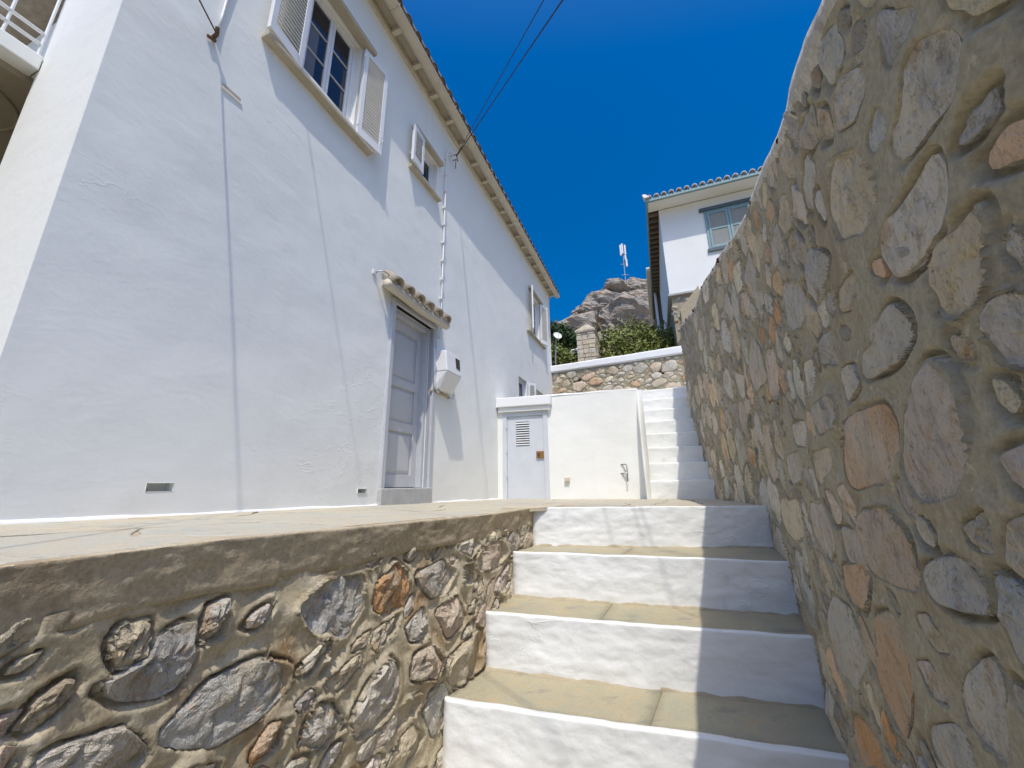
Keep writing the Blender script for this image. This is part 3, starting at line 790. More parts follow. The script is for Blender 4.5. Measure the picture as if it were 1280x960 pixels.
# terrace wall on the left
def lzt(u): return np.interp(u - LOFF, [-.4, 0, .31, .67, 1.03, 1.58, 2.07, 2.5, 3.4], [-.17, -.167, -.172, -.171, -.162, -.1526, -.1387, -.1337, -.12])
def lband(u): return lzt(u) - .118 - .03 * fbm(np.stack([np.asarray(u) * 2.6, np.asarray(u) * 0, np.asarray(u) * 0], -1), 8, 3) - .02 * np.asarray(u > LOFF + 1.9)
LW = Rubble(Lat, lambda u: np.asarray(u) * 0 - 1.78, lambda u: lband(u) + .03, LOFF - .0, LOFF + 3.2, -1, 8)
LW.bulge = lambda u, v: 0.022 * fbm(np.stack([np.asarray(u) * 1.7, np.asarray(v) * 2.6, np.asarray(u) * 0], -1), 33, 2) - .018
LSTONES = """b 2.29,-0.393 2.216,-0.372 2.196,-0.343 2.158,-0.328 2.116,-0.341 2.117,-0.408 2.138,-0.455 2.173,-0.465 2.248,-0.438
b 2.149,-0.557 2.106,-0.529 2.046,-0.494 1.942,-0.486 1.843,-0.537 1.828,-0.591 1.92,-0.632 2.003,-0.641 2.083,-0.607
b 1.826,-0.372 1.715,-0.325 1.568,-0.328 1.549,-0.429 1.621,-0.515 1.745,-0.465
r 1.474,-0.39 1.379,-0.317 1.302,-0.379 1.294,-0.476 1.384,-0.52 1.467,-0.464
g 1.25,-0.389 1.049,-0.362 0.948,-0.427 1.042,-0.5 1.132,-0.497
p 1.099,-0.573 0.943,-0.547 0.856,-0.672 1.001,-0.702
g 1.286,-0.586 1.186,-0.534 1.151,-0.657 1.257,-0.64
q 1.478,-0.713 1.402,-0.666 1.353,-0.724 1.345,-0.819 1.407,-0.872 1.51,-0.867 1.543,-0.787
p 1.242,-0.705 1.12,-0.708 1.057,-0.79 1.112,-0.834 1.236,-0.788
y 0.996,-0.811 0.721,-0.755 0.695,-0.926 0.909,-0.943 1.011,-0.872
q 2.385,-0.48 2.312,-0.488 2.243,-0.501 2.184,-0.566 2.177,-0.603 2.296,-0.569 2.373,-0.512
q 0.952,-0.304 0.783,-0.285 0.701,-0.337 0.828,-0.377
p 0.75,-0.36 0.46,-0.342 0.345,-0.419 0.537,-0.48 0.725,-0.455
g 0.878,-0.409 0.804,-0.405 0.779,-0.506 0.876,-0.498
y 1.697,-0.637 1.539,-0.598 1.524,-0.629 1.635,-0.686
q 1.481,-0.905 1.215,-0.863 1.195,-0.938 1.359,-0.945 1.488,-0.973
y 1.38,-1.029 1.222,-0.974 1.136,-1.051 1.259,-1.105
y 2.293,-0.324 2.277,-0.292 2.231,-0.296 2.217,-0.367 2.266,-0.383
g 1.744,-0.796 1.72,-0.695 1.654,-0.714 1.586,-0.801 1.673,-0.817
r 1.907,-0.713 1.867,-0.67 1.795,-0.689 1.824,-0.742 1.901,-0.753
g 2.107,-0.378 2.089,-0.304 2.046,-0.293 2.045,-0.372"""
for k, pts in parse(LSTONES):
    pts = [(a + LOFF, b) for a, b in pts]
    c, rho = profile_poly(pts); cc = STONE_COL[k]; f = LW.rg.uniform(.95, 1.15)
    LW.add(c, jag(rho * 1.08, LW.rg, .05), LW.rg.uniform(.018, .032), tuple(x * f for x in cc), True)
def lsize(u, v, lo, hi):
    if v < -.46: return LW.rg.uniform(lo, hi)
    if u < LOFF + 1.75: return LW.rg.uniform(lo, hi) * .8
    return LW.rg.uniform(.025, .05) if LW.rg.random() < .2 else 0
for a_, b_4, n_ in ((.14, .20, 160), (.10, .14, 420), (.065, .10, 900), (.04, .06, 700)):
    LW.fill(n_, lambda u, v: lsize(u, v, a_, b_4), .010, lambda g: g.uniform(.014, .032), lambda g: g.uniform(2.2, 2.85), aspect=(.34, .62))
LW.grow(.011, 1.30, soft=1)
LW.smear = .20
lw_t = thing("stone_terrace_wall", "low sunlit rubble stone wall with concrete edge holding up the terrace", "stone wall", (*Lat(1.5), -1.75))
lu = np.arange(LOFF - .12, LOFF + 3.25, .0075)
obj("mortar_face", LW.mortar(lu, 230, .024, .80, .024), grid_faces(len(lu), 230), M['mortar_l'], lw_t, True)
LW.emit(lw_t, M['stone_l'], None, rough=1.9, smooth=False)
nb_ = 26; Ub = np.repeat(lu[:, None], nb_, 1); kk = np.arange(nb_)
def band_prof(u, k):
    top = lzt(u); low = lband(u)
    t = np.clip((k - 4) / (nb_ - 8), 0, 1); z = top + .004 + (low - top) * t
    h = np.interp(k, [0, 1, 2, 3, 4, nb_ - 5, nb_ - 4, nb_ - 3, nb_ - 2, nb_ - 1], [-.10, -.04, -.006, .012, .018, -.002, -.004, -.010, -.020, -.05])
    z = np.where(k < 4, top + .004 + np.interp(k, [0, 1, 2, 3, 4], [0.0, .003, .003, .002, -.006]), z)
    z = np.where(k > nb_ - 5, low - np.interp(k, [nb_ - 5, nb_ - 4, nb_ - 3, nb_ - 2, nb_ - 1], [0, .006, .011, .010, .004]), z)
    return h, z
Hh, Zz = band_prof(Ub, np.repeat(kk[None], len(lu), 0))
qb = np.stack([Ub * 3, Zz * 5, Ub * 0], -1)
Hh = Hh + (.016 * fbm(qb, 41, 4) + .006 * fbm(qb * 5, 42, 3) - .010 * np.abs(fbm(qb * np.array([1.2, .5, 1]) + 4, 43, 2))) * sstep(1, 5, np.repeat(kk[None], len(lu), 0))
bl = LW.bulge; LW.bulge = None
obj("concrete_edge", LW.surf(Ub, Zz, Hh).reshape(-1, 3), grid_faces(len(lu), nb_)[:, ::-1], M['band'], lw_t, True)
LW.bulge = bl

# ------------------------------------------------------------------ the long white house
FAR = 9.41; NEAR = 0.638; EAVE = 5.03
house = thing("white_house", "long two-storey whitewashed house with grey door and cream gutter beside the terrace", "house", tuple(F(5, -2, -0.3)))
OPEN = [(1.62, 2.21, 3.33, 4.34), (3.27, 3.66, 3.68, 4.20), (7.72, 8.34, 3.30, 4.32), (6.78, 7.28, 1.15, 2.06), (7.55, 8.5, 1.15, 2.06), (2.985, 3.715, -0.06, 1.835),
        (1.205, 1.325, -0.004, 0.036), (2.675, 2.785, -0.045, -0.011)]
def wall_grid(name, s0, s1, z0, z1, opens, step, mat, parent, seed):
    ss = set(np.round(np.arange(s0, s1, step), 3)) | {s1}; zz = set(np.round(np.arange(z0, z1, step), 3)) | {z1}
    for a, b, c, d in opens: ss |= {a, b}; zz |= {c, d}
    ss = np.array(sorted(ss)); zz = np.array(sorted(zz))
    S_, Z_ = np.meshgrid(ss, zz, indexing='ij')
    q = np.stack([S_ * .9, Z_ * .9, S_ * 0], -1)
    dsp = .010 * fbm(q, seed, 3) + .0035 * fbm(q * 5, seed + 2, 3)
    dsp = dsp * sstep(s0, s0 + .12, S_) * sstep(s1, s1 - .12, S_)
    V = F(S_, dsp, Z_)
    sm = (ss[:-1] + ss[1:]) / 2; zm = (zz[:-1] + zz[1:]) / 2
    SM, ZM = np.meshgrid(sm, zm, indexing='ij'); keep = np.ones_like(SM, bool)
    for a, b, c, d in opens: keep &= ~((SM > a) & (SM < b) & (ZM > c) & (ZM < d))
    return obj(name, V.reshape(-1, 3), grid_faces(len(ss), len(zz), keep), mat, parent, True)
wall_grid("wall", NEAR, FAR, -0.35, EAVE + .05, OPEN, .05, M['plaster'], house, 3)
for q in (F([NEAR] * 4, [0, 0, -.82, -.82], [-.4, EAVE + .05, EAVE + .05, -.4]), F([NEAR, NEAR, 3.2, 3.2], [-.82] * 4, [-.4, EAVE + .05, EAVE + .05, -.4]),
          F([FAR] * 4, [0, 0, -4.5, -4.5], [-.4, EAVE + .05, EAVE + .05, -.4]), F([3.2] * 4, [-.82, -.82, -4.5, -4.5], [-.4, EAVE + .05, EAVE + .05, -.4])):
    w = MB(); w.add(q, [(0, 1, 2, 3)]); w.build("end_wall", M['plaster'], house)   # corner return, passage side, gable, back
for a, b, c, d in OPEN[:6]:   # reveals of the openings
    rv = MB(); dep = .22; f0 = .0
    rv.add(F([a, a, a, a], [f0, -dep, -dep, f0], [c, c, d, d]), [(0, 1, 2, 3)]); rv.add(F([b] * 4, [f0, -dep, -dep, f0], [c, c, d, d]), [(3, 2, 1, 0)])
    rv.add(F([a, b, b, a], [f0, f0, -dep, -dep], [d] * 4), [(0, 1, 2, 3)]); rv.add(F([a, b, b, a], [f0, f0, -dep, -dep], [c] * 4), [(3, 2, 1, 0)])
    rv.add(F([a, b, b, a], [-dep] * 4, [c, c, d, d]), [(0, 1, 2, 3)])
    rv.build("reveal", M['plaster'], house)
for a, b, c, d in OPEN[6:]:
    rv = MB(); dep = .07
    rv.add(F([a] * 4, [.004, -dep, -dep, .004], [c, c, d, d]), [(0, 1, 2, 3)]); rv.add(F([b] * 4, [.004, -dep, -dep, .004], [c, c, d, d]), [(3, 2, 1, 0)])
    rv.add(F([a, b, b, a], [.004, .004, -dep, -dep], [d] * 4), [(0, 1, 2, 3)]); rv.add(F([a, b, b, a], [.004, .004, -dep, -dep], [c] * 4), [(3, 2, 1, 0)])
    rv.add(F([a, b, b, a], [-dep] * 4, [c, c, d, d]), [(0, 1, 2, 3)])
    rv.build("drain_slot", M['plaster'], house)
# small slot with a plaster lip high on the wall
sl = MB()
def slant(mb, s0, z0, s1, z1, e0, e1, h):
    mb.hexa(np.concatenate([F([s0, s1, s1, s0], [e1, e1, e0, e0], [z0, z1, z1, z0]), F([s0, s1, s1, s0], [e1, e1, e0, e0], [z0 + h, z1 + h, z1 + h, z0 + h])]))
sl = MB(); slant(sl, 1.13, 2.50, 1.265, 2.50, -.01, .016, .012); sl.build("drip_ledge", M['plaster'], house, False, .003)
sl = MB(); sl.box(1.135, 1.255, -.01, .008, 2.512, 2.545); sl.build("vent_plate", M['beige_wood'], house)
# plinth line at the foot of the wall
pl = MB(); ps = np.linspace(NEAR - .01, 6.0, 200)
pv = []
for e_, dz in ((-.004, .022), (.008, .016), (.014, .002), (.014, -.05)):
    pv.append(F(ps, e_ + .006 * fbm(np.stack([ps * 9, ps * 0 + e_, ps * 0], -1), 6, 2), z_terrace(ps, 0) + dz + .008 * fbm(np.stack([ps * 5, ps * 0, ps * 0], -1), 7, 2)))
obj("skirting", np.stack(pv, 1).reshape(-1, 3), grid_faces(200, 4), M['cap'], house, True)

# eave: wall trim, soffit boards, rafters, gutter with straps, tiles
mb = MB(); mb.box(NEAR - .15, FAR + .12, 0.0, .022, EAVE - .03, EAVE + .045); mb.build("eave_trim", M['cream'], house, False, .004)
ED = .275
mb = MB(); mb.box(NEAR - .2, FAR + .15, .0, ED - .10, EAVE + .075, EAVE + .10); mb.build("soffit_board", M['beige_wood'], house)
rsx = np.arange(NEAR - .1, FAR + .1, .405)
for x in rsx:
    mb = MB(); mb.box(x, x + .055, .022, ED - .11, EAVE + .012, EAVE + .075); mb.build("rafter", M['cream'], house, False, .004)
gp = []; gr = .078; gc = (ED - .078, EAVE + .062)
for a in np.linspace(-.15 * pi, -.98 * pi, 12): gp.append((gc[0] + gr * math.cos(a), gc[1] + gr * math.sin(a)))
gp2 = [(gc[0] + (gr - .006) * math.cos(a), gc[1] + (gr - .006) * math.sin(a)) for a in np.linspace(-.98 * pi, -.15 * pi, 12)]
gp = gp + gp2
sx = np.linspace(NEAR - .22, FAR + .17, 40); gv = []
for x in sx: gv.append(F([x] * len(gp), [p[0] for p in gp], [p[1] + .006 * math.sin(x * 1.1) for p in gp]))
gv = np.concatenate(gv); n = len(gp); gf = []
for i in range(39):
    for j in range(n): gf.append((i * n + j, i * n + (j + 1) % n, (i + 1) * n + (j + 1) % n, (i + 1) * n + j))
gf += [tuple(range(n)), tuple(39 * n + j for j in range(n))[::-1]]
gut = obj("gutter", gv, gf, M['cream'], house, True)
for x in np.arange(NEAR + .5, FAR, 1.25):
    st = MB(); st.tube([F(x, gc[0] + (gr + .004) * math.cos(a), gc[1] + (gr + .004) * math.sin(a)) for a in np.linspace(-.1 * pi, -1.0 * pi, 9)], .005, 5); st.build("gutter_strap", M['cream'], gut)
mb = MB(); mb.hexa(np.concatenate([F([NEAR - .2, FAR + .15, FAR + .15, NEAR - .2], [ED - .02, ED - .02, -2.4, -2.4], [EAVE + .105, EAVE + .105, EAVE + 1.05, EAVE + 1.05]),
                                   F([NEAR - .2, FAR + .15, FAR + .15, NEAR - .2], [ED - .02, ED - .02, -2.4, -2.4], [EAVE + .14, EAVE + .14, EAVE + 1.09, EAVE + 1.09])]))
mb.hexa(np.concatenate([F([NEAR - .2, FAR + .15, FAR + .15, NEAR - .2], [-2.4, -2.4, -4.7, -4.7], [EAVE + 1.05, EAVE + 1.05, EAVE + .15, EAVE + .15]),
                        F([NEAR - .2, FAR + .15, FAR + .15, NEAR - .2], [-2.4, -2.4, -4.7, -4.7], [EAVE + 1.09, EAVE + 1.09, EAVE + .19, EAVE + .19])]))
roof = mb.build("roof", M['clay'], house)
def barrel(r, L, n=8, t=.012):   # half-barrel tile along local y, crown up
    v = []; f = []
    th = np.linspace(0, pi, n)
    for y, sc in ((0, 1.0), (L, .82)):
        for rr_ in (r * sc, (r - t) * sc):
            for a in th: v.append((rr_ * math.cos(a), y, rr_ * math.sin(a)))
    def ix(y, k, i): return (y * 2 + k) * n + i
    for i in range(n - 1):
        f.append((ix(0, 0, i), ix(0, 0, i + 1), ix(1, 0, i + 1), ix(1, 0, i))); f.append((ix(0, 1, i + 1), ix(0, 1, i), ix(1, 1, i), ix(1, 1, i + 1)))
        f.append((ix(0, 0, i + 1), ix(0, 0, i), ix(0, 1, i), ix(0, 1, i + 1))); f.append((ix(1, 0, i), ix(1, 0, i + 1), ix(1, 1, i + 1), ix(1, 1, i)))
    return raw_mesh("roof_tile", v, f, True)
def place(me, name, parent, loc, mat3):
    o = bpy.data.objects.new(name, me); COL.objects.link(o); o.parent = parent
    o.matrix_local = Matrix.Translation(Vector(np.asarray(loc) - BASE[parent])) @ mat3.to_4x4(); BASE[o] = np.asarray(loc, float)
    return o
tile = barrel(.066, .42); tile.materials.append(M['clay_dark'])
def slope_mat(pitch):   # local x along s, local y up the slope into the house
    x = Vector(DV); y = Vector(-NV * math.cos(pitch) + np.array([0, 0, math.sin(pitch)])); z = x.cross(y)
    return Matrix((x, y, z)).transposed()
for x in np.arange(NEAR - .1, FAR + .1, .185): place(tile, "roof_tile", roof, F(x, ED - .022, EAVE + .068), slope_mat(.36))

# --- windows and shutters
def shutter(parent, hinge, ang, w_, z0, z1, name="shutter"):
    # hinge (s, e); leaf runs from the hinge in direction ang (0 = along +s, 90 deg = straight out from the wall)
    d = np.array([math.cos(ang), math.sin(ang)]); p = np.array([-d[1], d[0]]); t = .016
    def bx(mb, a0, a1, b0, b1, c0, c1):
        c = [hinge + d * a + p * b for a, b in ((a0, b0), (a1, b0), (a1, b1), (a0, b1))]
        mb.hexa(F([q[0] for q in c] * 2, [q[1] for q in c] * 2, [c0] * 4 + [c1] * 4))
    m = MB(); fr = .045
    bx(m, 0, fr, -t, t, z0, z1); bx(m, w_ - fr, w_, -t, t, z0, z1); bx(m, fr, w_ - fr, -t, t, z0, z0 + .09); bx(m, fr, w_ - fr, -t, t, z1 - .06, z1)
    s_ = m.build(name, M['white_paint'], parent, False, .003)
    sm = MB(); k = z0 + .095
    while k < z1 - .07:
        c = [hinge + d * a + p * b for a, b in ((fr, -.012), (w_ - fr, -.012), (w_ - fr, .012), (fr, .012))]
        sm.hexa(F([q[0] for q in c] * 2, [q[1] for q in c] * 2, [k, k, k + .022, k + .022, k + .008, k + .008, k + .030, k + .030])); k += .039
    sl_ = sm.build("slats", M['slat'], s_); sl_["kind"] = "stuff"
    h = MB(); q0 = hinge + d * (w_ - .03) + p * .02; h.tube([F(q0[0], q0[1], z0 + .12), F(*(q0 + p * .03), z0 + .13), F(*(q0 + p * .03), z0 + .18), F(q0[0], q0[1], z0 + .19)], .005, 6); h.build("pull_handle", M['white_paint'], s_)
    for zz in (z0 + .1, z1 - .12):
        h = MB(); q0 = hinge + p * .012; h.tube([F(*q0, zz), F(*q0, zz + .05)], .009, 6); h.build("hinge", M['white_paint'], s_)
    return s_
def window(o, panes, sill, hood, bars=2):
    a, b, c, d = o; fr = .045
    m = MB()
    for x0, x1, y0, y1 in ((a - .03, a + fr, c - .0, d), (b - fr, b + .03, c, d), (a + fr, b - fr, d - fr, d), (a + fr, b - fr, c, c + fr)): m.box(x0, x1, -.13, -.06 if x0 > a else -.061, y0, y1)
    wd = m.build("window_frame", M['white_paint'], house, False, .004)
    n = panes; wd_ = (b - a - 2 * fr) / n
    for k in range(n):
        x0 = a + fr + k * wd_; x1 = x0 + wd_; m = MB(); st = .03
        for p in ((x0 + .002, x0 + st, c + fr, d - fr), (x1 - st, x1 - .002, c + fr, d - fr), (x0 + st, x1 - st, d - fr - st, d - fr), (x0 + st, x1 - st, c + fr, c + fr + st)): m.box(p[0], p[1], -.105, -.07, p[2], p[3])
        m.build("sash", M['white_paint'], wd, False, .003)
        m = MB(); m.box(x0 + st, x1 - st, -.094, -.088, c + fr + st, d - fr - st); m.build("pane", M['glass'], wd)
        for j in range(bars):
            zz = c + fr + st + (d - c - 2 * fr - 2 * st) * (j + 1) / (bars + 1); m = MB(); m.box(x0 + st, x1 - st, -.0875, -.076, zz - .006, zz + .006); m.build("glazing_bar", M['trim_grey'], wd)
    if sill:
        m = MB(); m.hexa(np.concatenate([F([sill[0], sill[1], sill[1], sill[0]], [sill[3], sill[3], -.06, -.06], [sill[2]] * 4), F([sill[0], sill[1], sill[1], sill[0]], [sill[3], sill[3], -.06, -.06], [sill[2] + .035, sill[2] + .035, sill[2] + .05, sill[2] + .05])])); m.build("sill", M['beige_wood'], wd, False, .005)
    if hood:
        m = MB(); m.box(hood[0], hood[1], -.02, hood[3], hood[2], hood[2] + .05); m.box(hood[0] + .03, hood[1] - .03, -.02, hood[3] - .03, hood[2] + .05, hood[2] + .085); m.build("hood", M['beige_wood'], wd, False, .006)
    return wd
w1 = window(OPEN[0], 2, (1.30, 2.42, 3.17, .075), (1.50, 2.33, 4.33, .085))
shutter(house, np.array([1.60, .035]), pi - .13, .31, 3.23, 4.30)
shutter(house, np.array([2.215, .035]), .14, .30, 3.23, 4.30)
m = MB(); m.box(1.70, 1.80, -.0878, -.0868, 3.44, 4.0); m.build("curtain", M['curtain'], w1)
window(OPEN[1], 1, (3.06, 3.70, 3.625, .06), (3.07, 3.72, 4.205, .065), 0)
shutter(house, np.array([3.265, .05]), pi - .10, .25, 3.67, 4.19)
window(OPEN[2], 2, (7.36, 8.66, 3.22, .07), (7.55, 8.50, 4.325, .075), 1)
shutter(house, np.array([7.70, .03]), pi - .35, .32, 3.28, 4.30)
shutter(house, np.array([8.36, .03]), .30, .32, 3.28, 4.30)
window(OPEN[3], 1, None, None, 1); window(OPEN[4], 2, None, None, 1)
shutter(house, np.array([7.29, .02]), .5, .22, 1.16, 2.05)

# --- front door
door = MB(); DE = -.14
a, b, c, d = OPEN[5]
m = MB(); m.box(a - .055, a, -.05, .03, c, d + .055); m.box(b, b + .06, -.05, .03, c, d + .055); m.box(a, b, -.05, .0295, d, d + .055); m.build("door_frame", M['trim_grey'], house, False, .006)
m = MB(); m.box(a + .0, a + .045, -.17, -.051, c + .05, d); m.box(b - .045, b, -.17, -.051, c + .05, d); m.box(a + .045, b - .045, -.17, -.0515, d - .06, d); m.build("door_jamb", M['trim_grey'], house, False, .004)
x0, x1 = a + .045, b - .045
m = MB(); stile = .085; cut = [c + .055, c + .18, .56, .66, 1.03, 1.13, d - .17, d - .06]
m.box(x0, x0 + stile, DE - .02, DE + .02, cut[0], cut[-1]); m.box(x1 - stile, x1, DE - .02, DE + .02, cut[0], cut[-1])
for q in ((0, 1), (2, 3), (4, 5), (6, 7)): m.box(x0 + stile, x1 - stile, DE - .02, DE + .0195, cut[q[0]], cut[q[1]])
leaf = m.build("door", M['grey_paint'], house, False, .004)
for q in ((1, 2), (3, 4), (5, 6)):
    m = MB(); z0, z1 = cut[q[0]], cut[q[1]]; m.box(x0 + stile, x1 - stile, DE - .02, DE - .002, z0, z1)
    u0, u1 = x0 + stile + .03, x1 - stile - .03
    m.hexa(np.concatenate([F([u0 - .02, u1 + .02, u1 + .02, u0 - .02], [DE - .002] * 4, [z0 + .012, z0 + .012, z1 - .012, z1 - .012]), F([u0 + .015, u1 - .015, u1 - .015, u0 + .015], [DE + .012] * 4, [z0 + .045, z0 + .045, z1 - .045, z1 - .045])]))
    m.build("door_panel", M['grey_paint'], leaf)
m = MB(); m.tube([F(x0 + .045, DE + .02, .98), F(x0 + .045, DE + .06, .98), F(x0 + .11, DE + .065, .975)], .009, 8); m.build("door_handle", M['metal'], leaf)
m = MB(); m.box(a - .06, b + .05, -.2, .045, -.19, -.012); m.build("door_step", M['sillstone'], house, False, .008)

# --- tiled canopy over the door
cs0, cs1 = 2.72, 3.86
m = MB(); ss = np.linspace(cs0, cs1, 40)
m.tube(F(ss, .095 + .006 * np.sin(ss * 7), 1.905 + .009 * np.sin(ss * 5 + 1)), .048, 12); can = m.build("canopy", M['cream'], house, True)
m = MB(); m.box(cs0 + .05, cs1 - .02, -.01, .10, 1.925, 1.955); m.build("canopy_bed", M['cream'], can, False, .01)
ct = barrel(.080, .20, 9, .018); ct.materials.append(M['clay'])
ctp = barrel(.06, .19, 9, .014); ctp.materials.append(M['clay_pale'])
for i, x in enumerate(np.linspace(cs0 + .10, cs1 - .09, 6)): place(ct, "canopy_tile", can, F(x, .150, 1.935), slope_mat(.75))
for i, x in enumerate(np.linspace(cs0 + .10, cs1 - .09, 6)):
    m = MB(); m.box(x - .045, x + .055, .0, .118 + .004 * i, 1.95, 2.005); m.build("mortar_plug", M['clay_pale'], can, False, .012)
m = MB(); m.tube(F([2.645, 2.66, 2.70, 2.76, 2.82], [0.0, .05, .085, .10, .09], [2.005, 2.02, 2.03, 2.015, 1.98]), .007, 6); m.build("canopy_rod", M['metal'], can, True)
m = MB(); m.box(2.62, 2.665, 0, .018, 1.985, 2.03); m.build("rod_plate", M['white_paint'], can, False, .004)

# --- conduit with clips, from the cable bracket down to the meter
m = MB(); m.tube(F([3.965, 3.93, 3.87, 3.855, 3.85, 3.85], [.05, .05, .03, .022, .022, .022], [4.60, 4.64, 4.63, 4.55, 3.4, 1.55]), .013, 8); con = m.build("conduit", M['white_paint'], house, True)
for zz in np.arange(1.75, 4.5, .27):
    m = MB(); m.box(3.825, 3.877, 0, .038, zz, zz + .018); m.build("conduit_clip", M['white_paint'], con)
m = MB(); m.tube(F([4.0, 4.0, 4.03], [0, .09, .10], [4.66, 4.66, 4.56]), .007, 6); m.tube(F([4.06, 4.06], [.0, .06], [4.64, 4.64]), .006, 6); m.tube(F([4.06, 4.06], [.05, .05], [4.64, 4.48]), .006, 6); m.build("cable_bracket", M['rust'], house)
m = MB(); m.tube(F([1.06, 1.058, 1.05, 1.045], [.016] * 4, [4.9, 3.4, 3.0, 2.82]), .010, 6); m.build("wall_cable", M['white_paint'], house, True)
m = MB(); m.tube(F([1.03, 1.03, 1.02], [0, .05, .06], [2.78, 2.79, 2.83]), .012, 6); m.tube(F([1.0, 1.045], [.02, .02], [2.755, 2.77]), .010, 6); m.build("iron_hook", M['rust'], house)

# --- balcony and passage on the near end
bal = thing("balcony", "white balcony with iron railing above a covered passage at the house corner", "balcony", tuple(F(-1, -2, 2.3)))
BE = -.80
m = MB(); m.box(-3.5, NEAR - .004, BE - 3.0, BE + .02, 2.40, 2.50); m.build("slab", M['plaster'], bal, False, .006)
m = MB(); m.box(-3.5, 3.19, BE - 3.0, BE - .09, 2.36, 2.399); m.build("soffit_panel", M['ochre'], bal)
for k, (cx_, cy_) in enumerate(((.42, -1.40),)):
    for r_ in (.10, .19, .33):
        m = MB(); th = np.linspace(0, 2 * pi, 41); m.tube(F(cx_ + r_ * np.cos(th), cy_ + r_ * np.sin(th), 2.357), .012, 6, False); m.build("ceiling_ring", M['ochre'], bal, True)
m = MB(); m.tube([F(-3.4, BE, 2.58), F(NEAR - .03, BE, 2.58)], .011, 6); rl = m.build("bottom_rail", M['white_paint'], bal, True)
m = MB(); m.tube([F(-3.4, BE, 2.66), F(NEAR - .03, BE, 2.66)], .011, 6); m.build("middle_rail", M['white_paint'], bal, True)
m = MB(); m.tube([F(-3.4, BE, 3.42), F(NEAR - .03, BE, 3.42)], .016, 8); m.build("top_rail", M['white_paint'], bal, True)
for x in np.arange(-3.3, NEAR, .135):
    m = MB(); m.tube([F(x, BE, 2.49), F(x, BE, 3.42)], .008, 6); m.build("baluster", M['white_paint'], bal)
m = MB(); m.box(1.15, 1.27, -4.4, -.83, 2.41, EAVE + .05); m.build("back_wall", M['plaster'], bal)
m = MB(); m.box(NEAR, 1.15, -3.8, -.83, 2.405, 2.495); m.build("floor_slab", M['plaster'], bal)
m = MB(); m.box(1.10, 1.149, -2.05, -1.15, 2.5, 4.55); dr_ = m.build("balcony_door", M['trim_grey'], bal, False, .004)
for e0_ in (-1.97, -1.57):
    for z0_ in (2.65, 3.25, 3.85):
        m = MB(); m.box(1.09, 1.0995, e0_, e0_ + .34, z0_, z0_ + .52); m.build("pane", M['glass'], dr_)
for e0_ in (-2.55, -1.12):
    m = MB(); m.box(1.10, 1.149, e0_, e0_ + .27, 2.5, 4.5); m.build("balcony_shutter", M['slat'], bal, False, .004)
m = MB(); m.box(-3.5, 3.1, -3.9, -3.8, -.4, 2.355); m.build("passage_wall", M['plaster'], bal)

# ------------------------------------------------------------------ meter box, cables, dish
mt = thing("electric_meter_box", "white electricity meter box with small dark window beside the grey door", "meter box", tuple(F(3.95, .1, 1.1)))
m = MB(); q0, q1 = 3.74, 4.10
m.hexa(np.concatenate([F([q0 + .03, q1 - .03, q1, q0], [.09, .09, .0, .0], [1.10] * 4), F([q0 + .0, q1 - .0, q1, q0], [.20, .20, .0, .0], [1.30] * 4)]))
m.build("lower_case", M['white_paint'], mt, False, .01)
m = MB(); m.hexa(np.concatenate([F([q0, q1, q1, q0], [.20, .20, .0, .0], [1.302] * 4), F([q0 + .01, q1 - .01, q1, q0], [.17, .17, .0, .0], [1.56, 1.56, 1.58, 1.58])])); m.build("upper_case", M['white_paint'], mt, False, .012)
m = MB(); m.hexa(np.concatenate([F([q1 - .13, q1 - .04, q1 - .04, q1 - .13], [.197, .197, .17, .17], [1.39] * 4), F([q1 - .13, q1 - .04, q1 - .04, q1 - .13], [.185, .185, .17, .17], [1.52] * 4)])); m.build("window", M['glass'], mt)
m = MB(); m.box(q0 - .05, q1 + .02, 0, .03, 1.06, 1.085); m.build("mounting_bar", M['beige_wood'], mt, False, .003)
m = MB(); m.tube(F([q0 - .02, q0 - .02, q0 + .05, q0 + .1], [.03, .05, .06, .04], [1.6, 1.12, 1.06, 1.11]), .012, 8); m.tube(F([q1 - .02, q1 + .06, q1 + .05, q1 - .03], [.05, .06, .05, .03], [1.15, 1.12, 1.05, 1.04]), .010, 8); m.build("cable_loop", M['white_paint'], mt, True)

def cable(name, label, pts, r, mat=None, sag=0.0):
    p = np.array(pts, float); t = np.linspace(0, 1, 24)[:, None]
    q = p[0] * (1 - t) + p[1] * t; z = q[:, 2] - sag * 4 * t[:, 0] * (1 - t[:, 0])
    mb = MB(); mb.tube(F(q[:, 0], q[:, 1], z), r, 6); o = mb.build(name, mat or M['cable'], None, True)
    return tag(o, label, "cable", "overhead cables")
a = np.array([4.0, .09, 4.62]); dA = np.array([2.129, 1.982, 3.654]) - np.array([3.93, .06, 4.6])
cable("overhead_cable", "lower black cable of the close pair leaving the bracket under the eave", (a, a + dA * 3.2), .0048)
cable("overhead_cable", "upper black cable of the close pair leaving the bracket under the eave", (a + [0, 0, .012], a + dA * 3.2 + [.10, 0, .14]), .0048)
cable("overhead_cable", "thin black cable diverging above the close pair from the eave bracket", (a + [0, 0, .02], a + dA * 3.2 + [0, -.55, .1]), .004)
cable("overhead_cable", "thin cable stretched from the eave over the upper shuttered window", ((.99, .03, 5.0), (.99 - .9 * 3, 1.92 * 3, 5.0 - .95 * 3)), .005)
cable("overhead_cable", "brown cable tied to the iron hook near the house corner", ((1.02, .05, 2.80), (1.02 - .19 * 17, .05 + .16 * 17, 2.80 - .08 * 17)), .005, M['rust'])
po = thing("utility_pole", "weathered wooden pole carrying the overhead cables behind the stairs", "pole", tuple(F(-1.9, 6.25, -.5)))
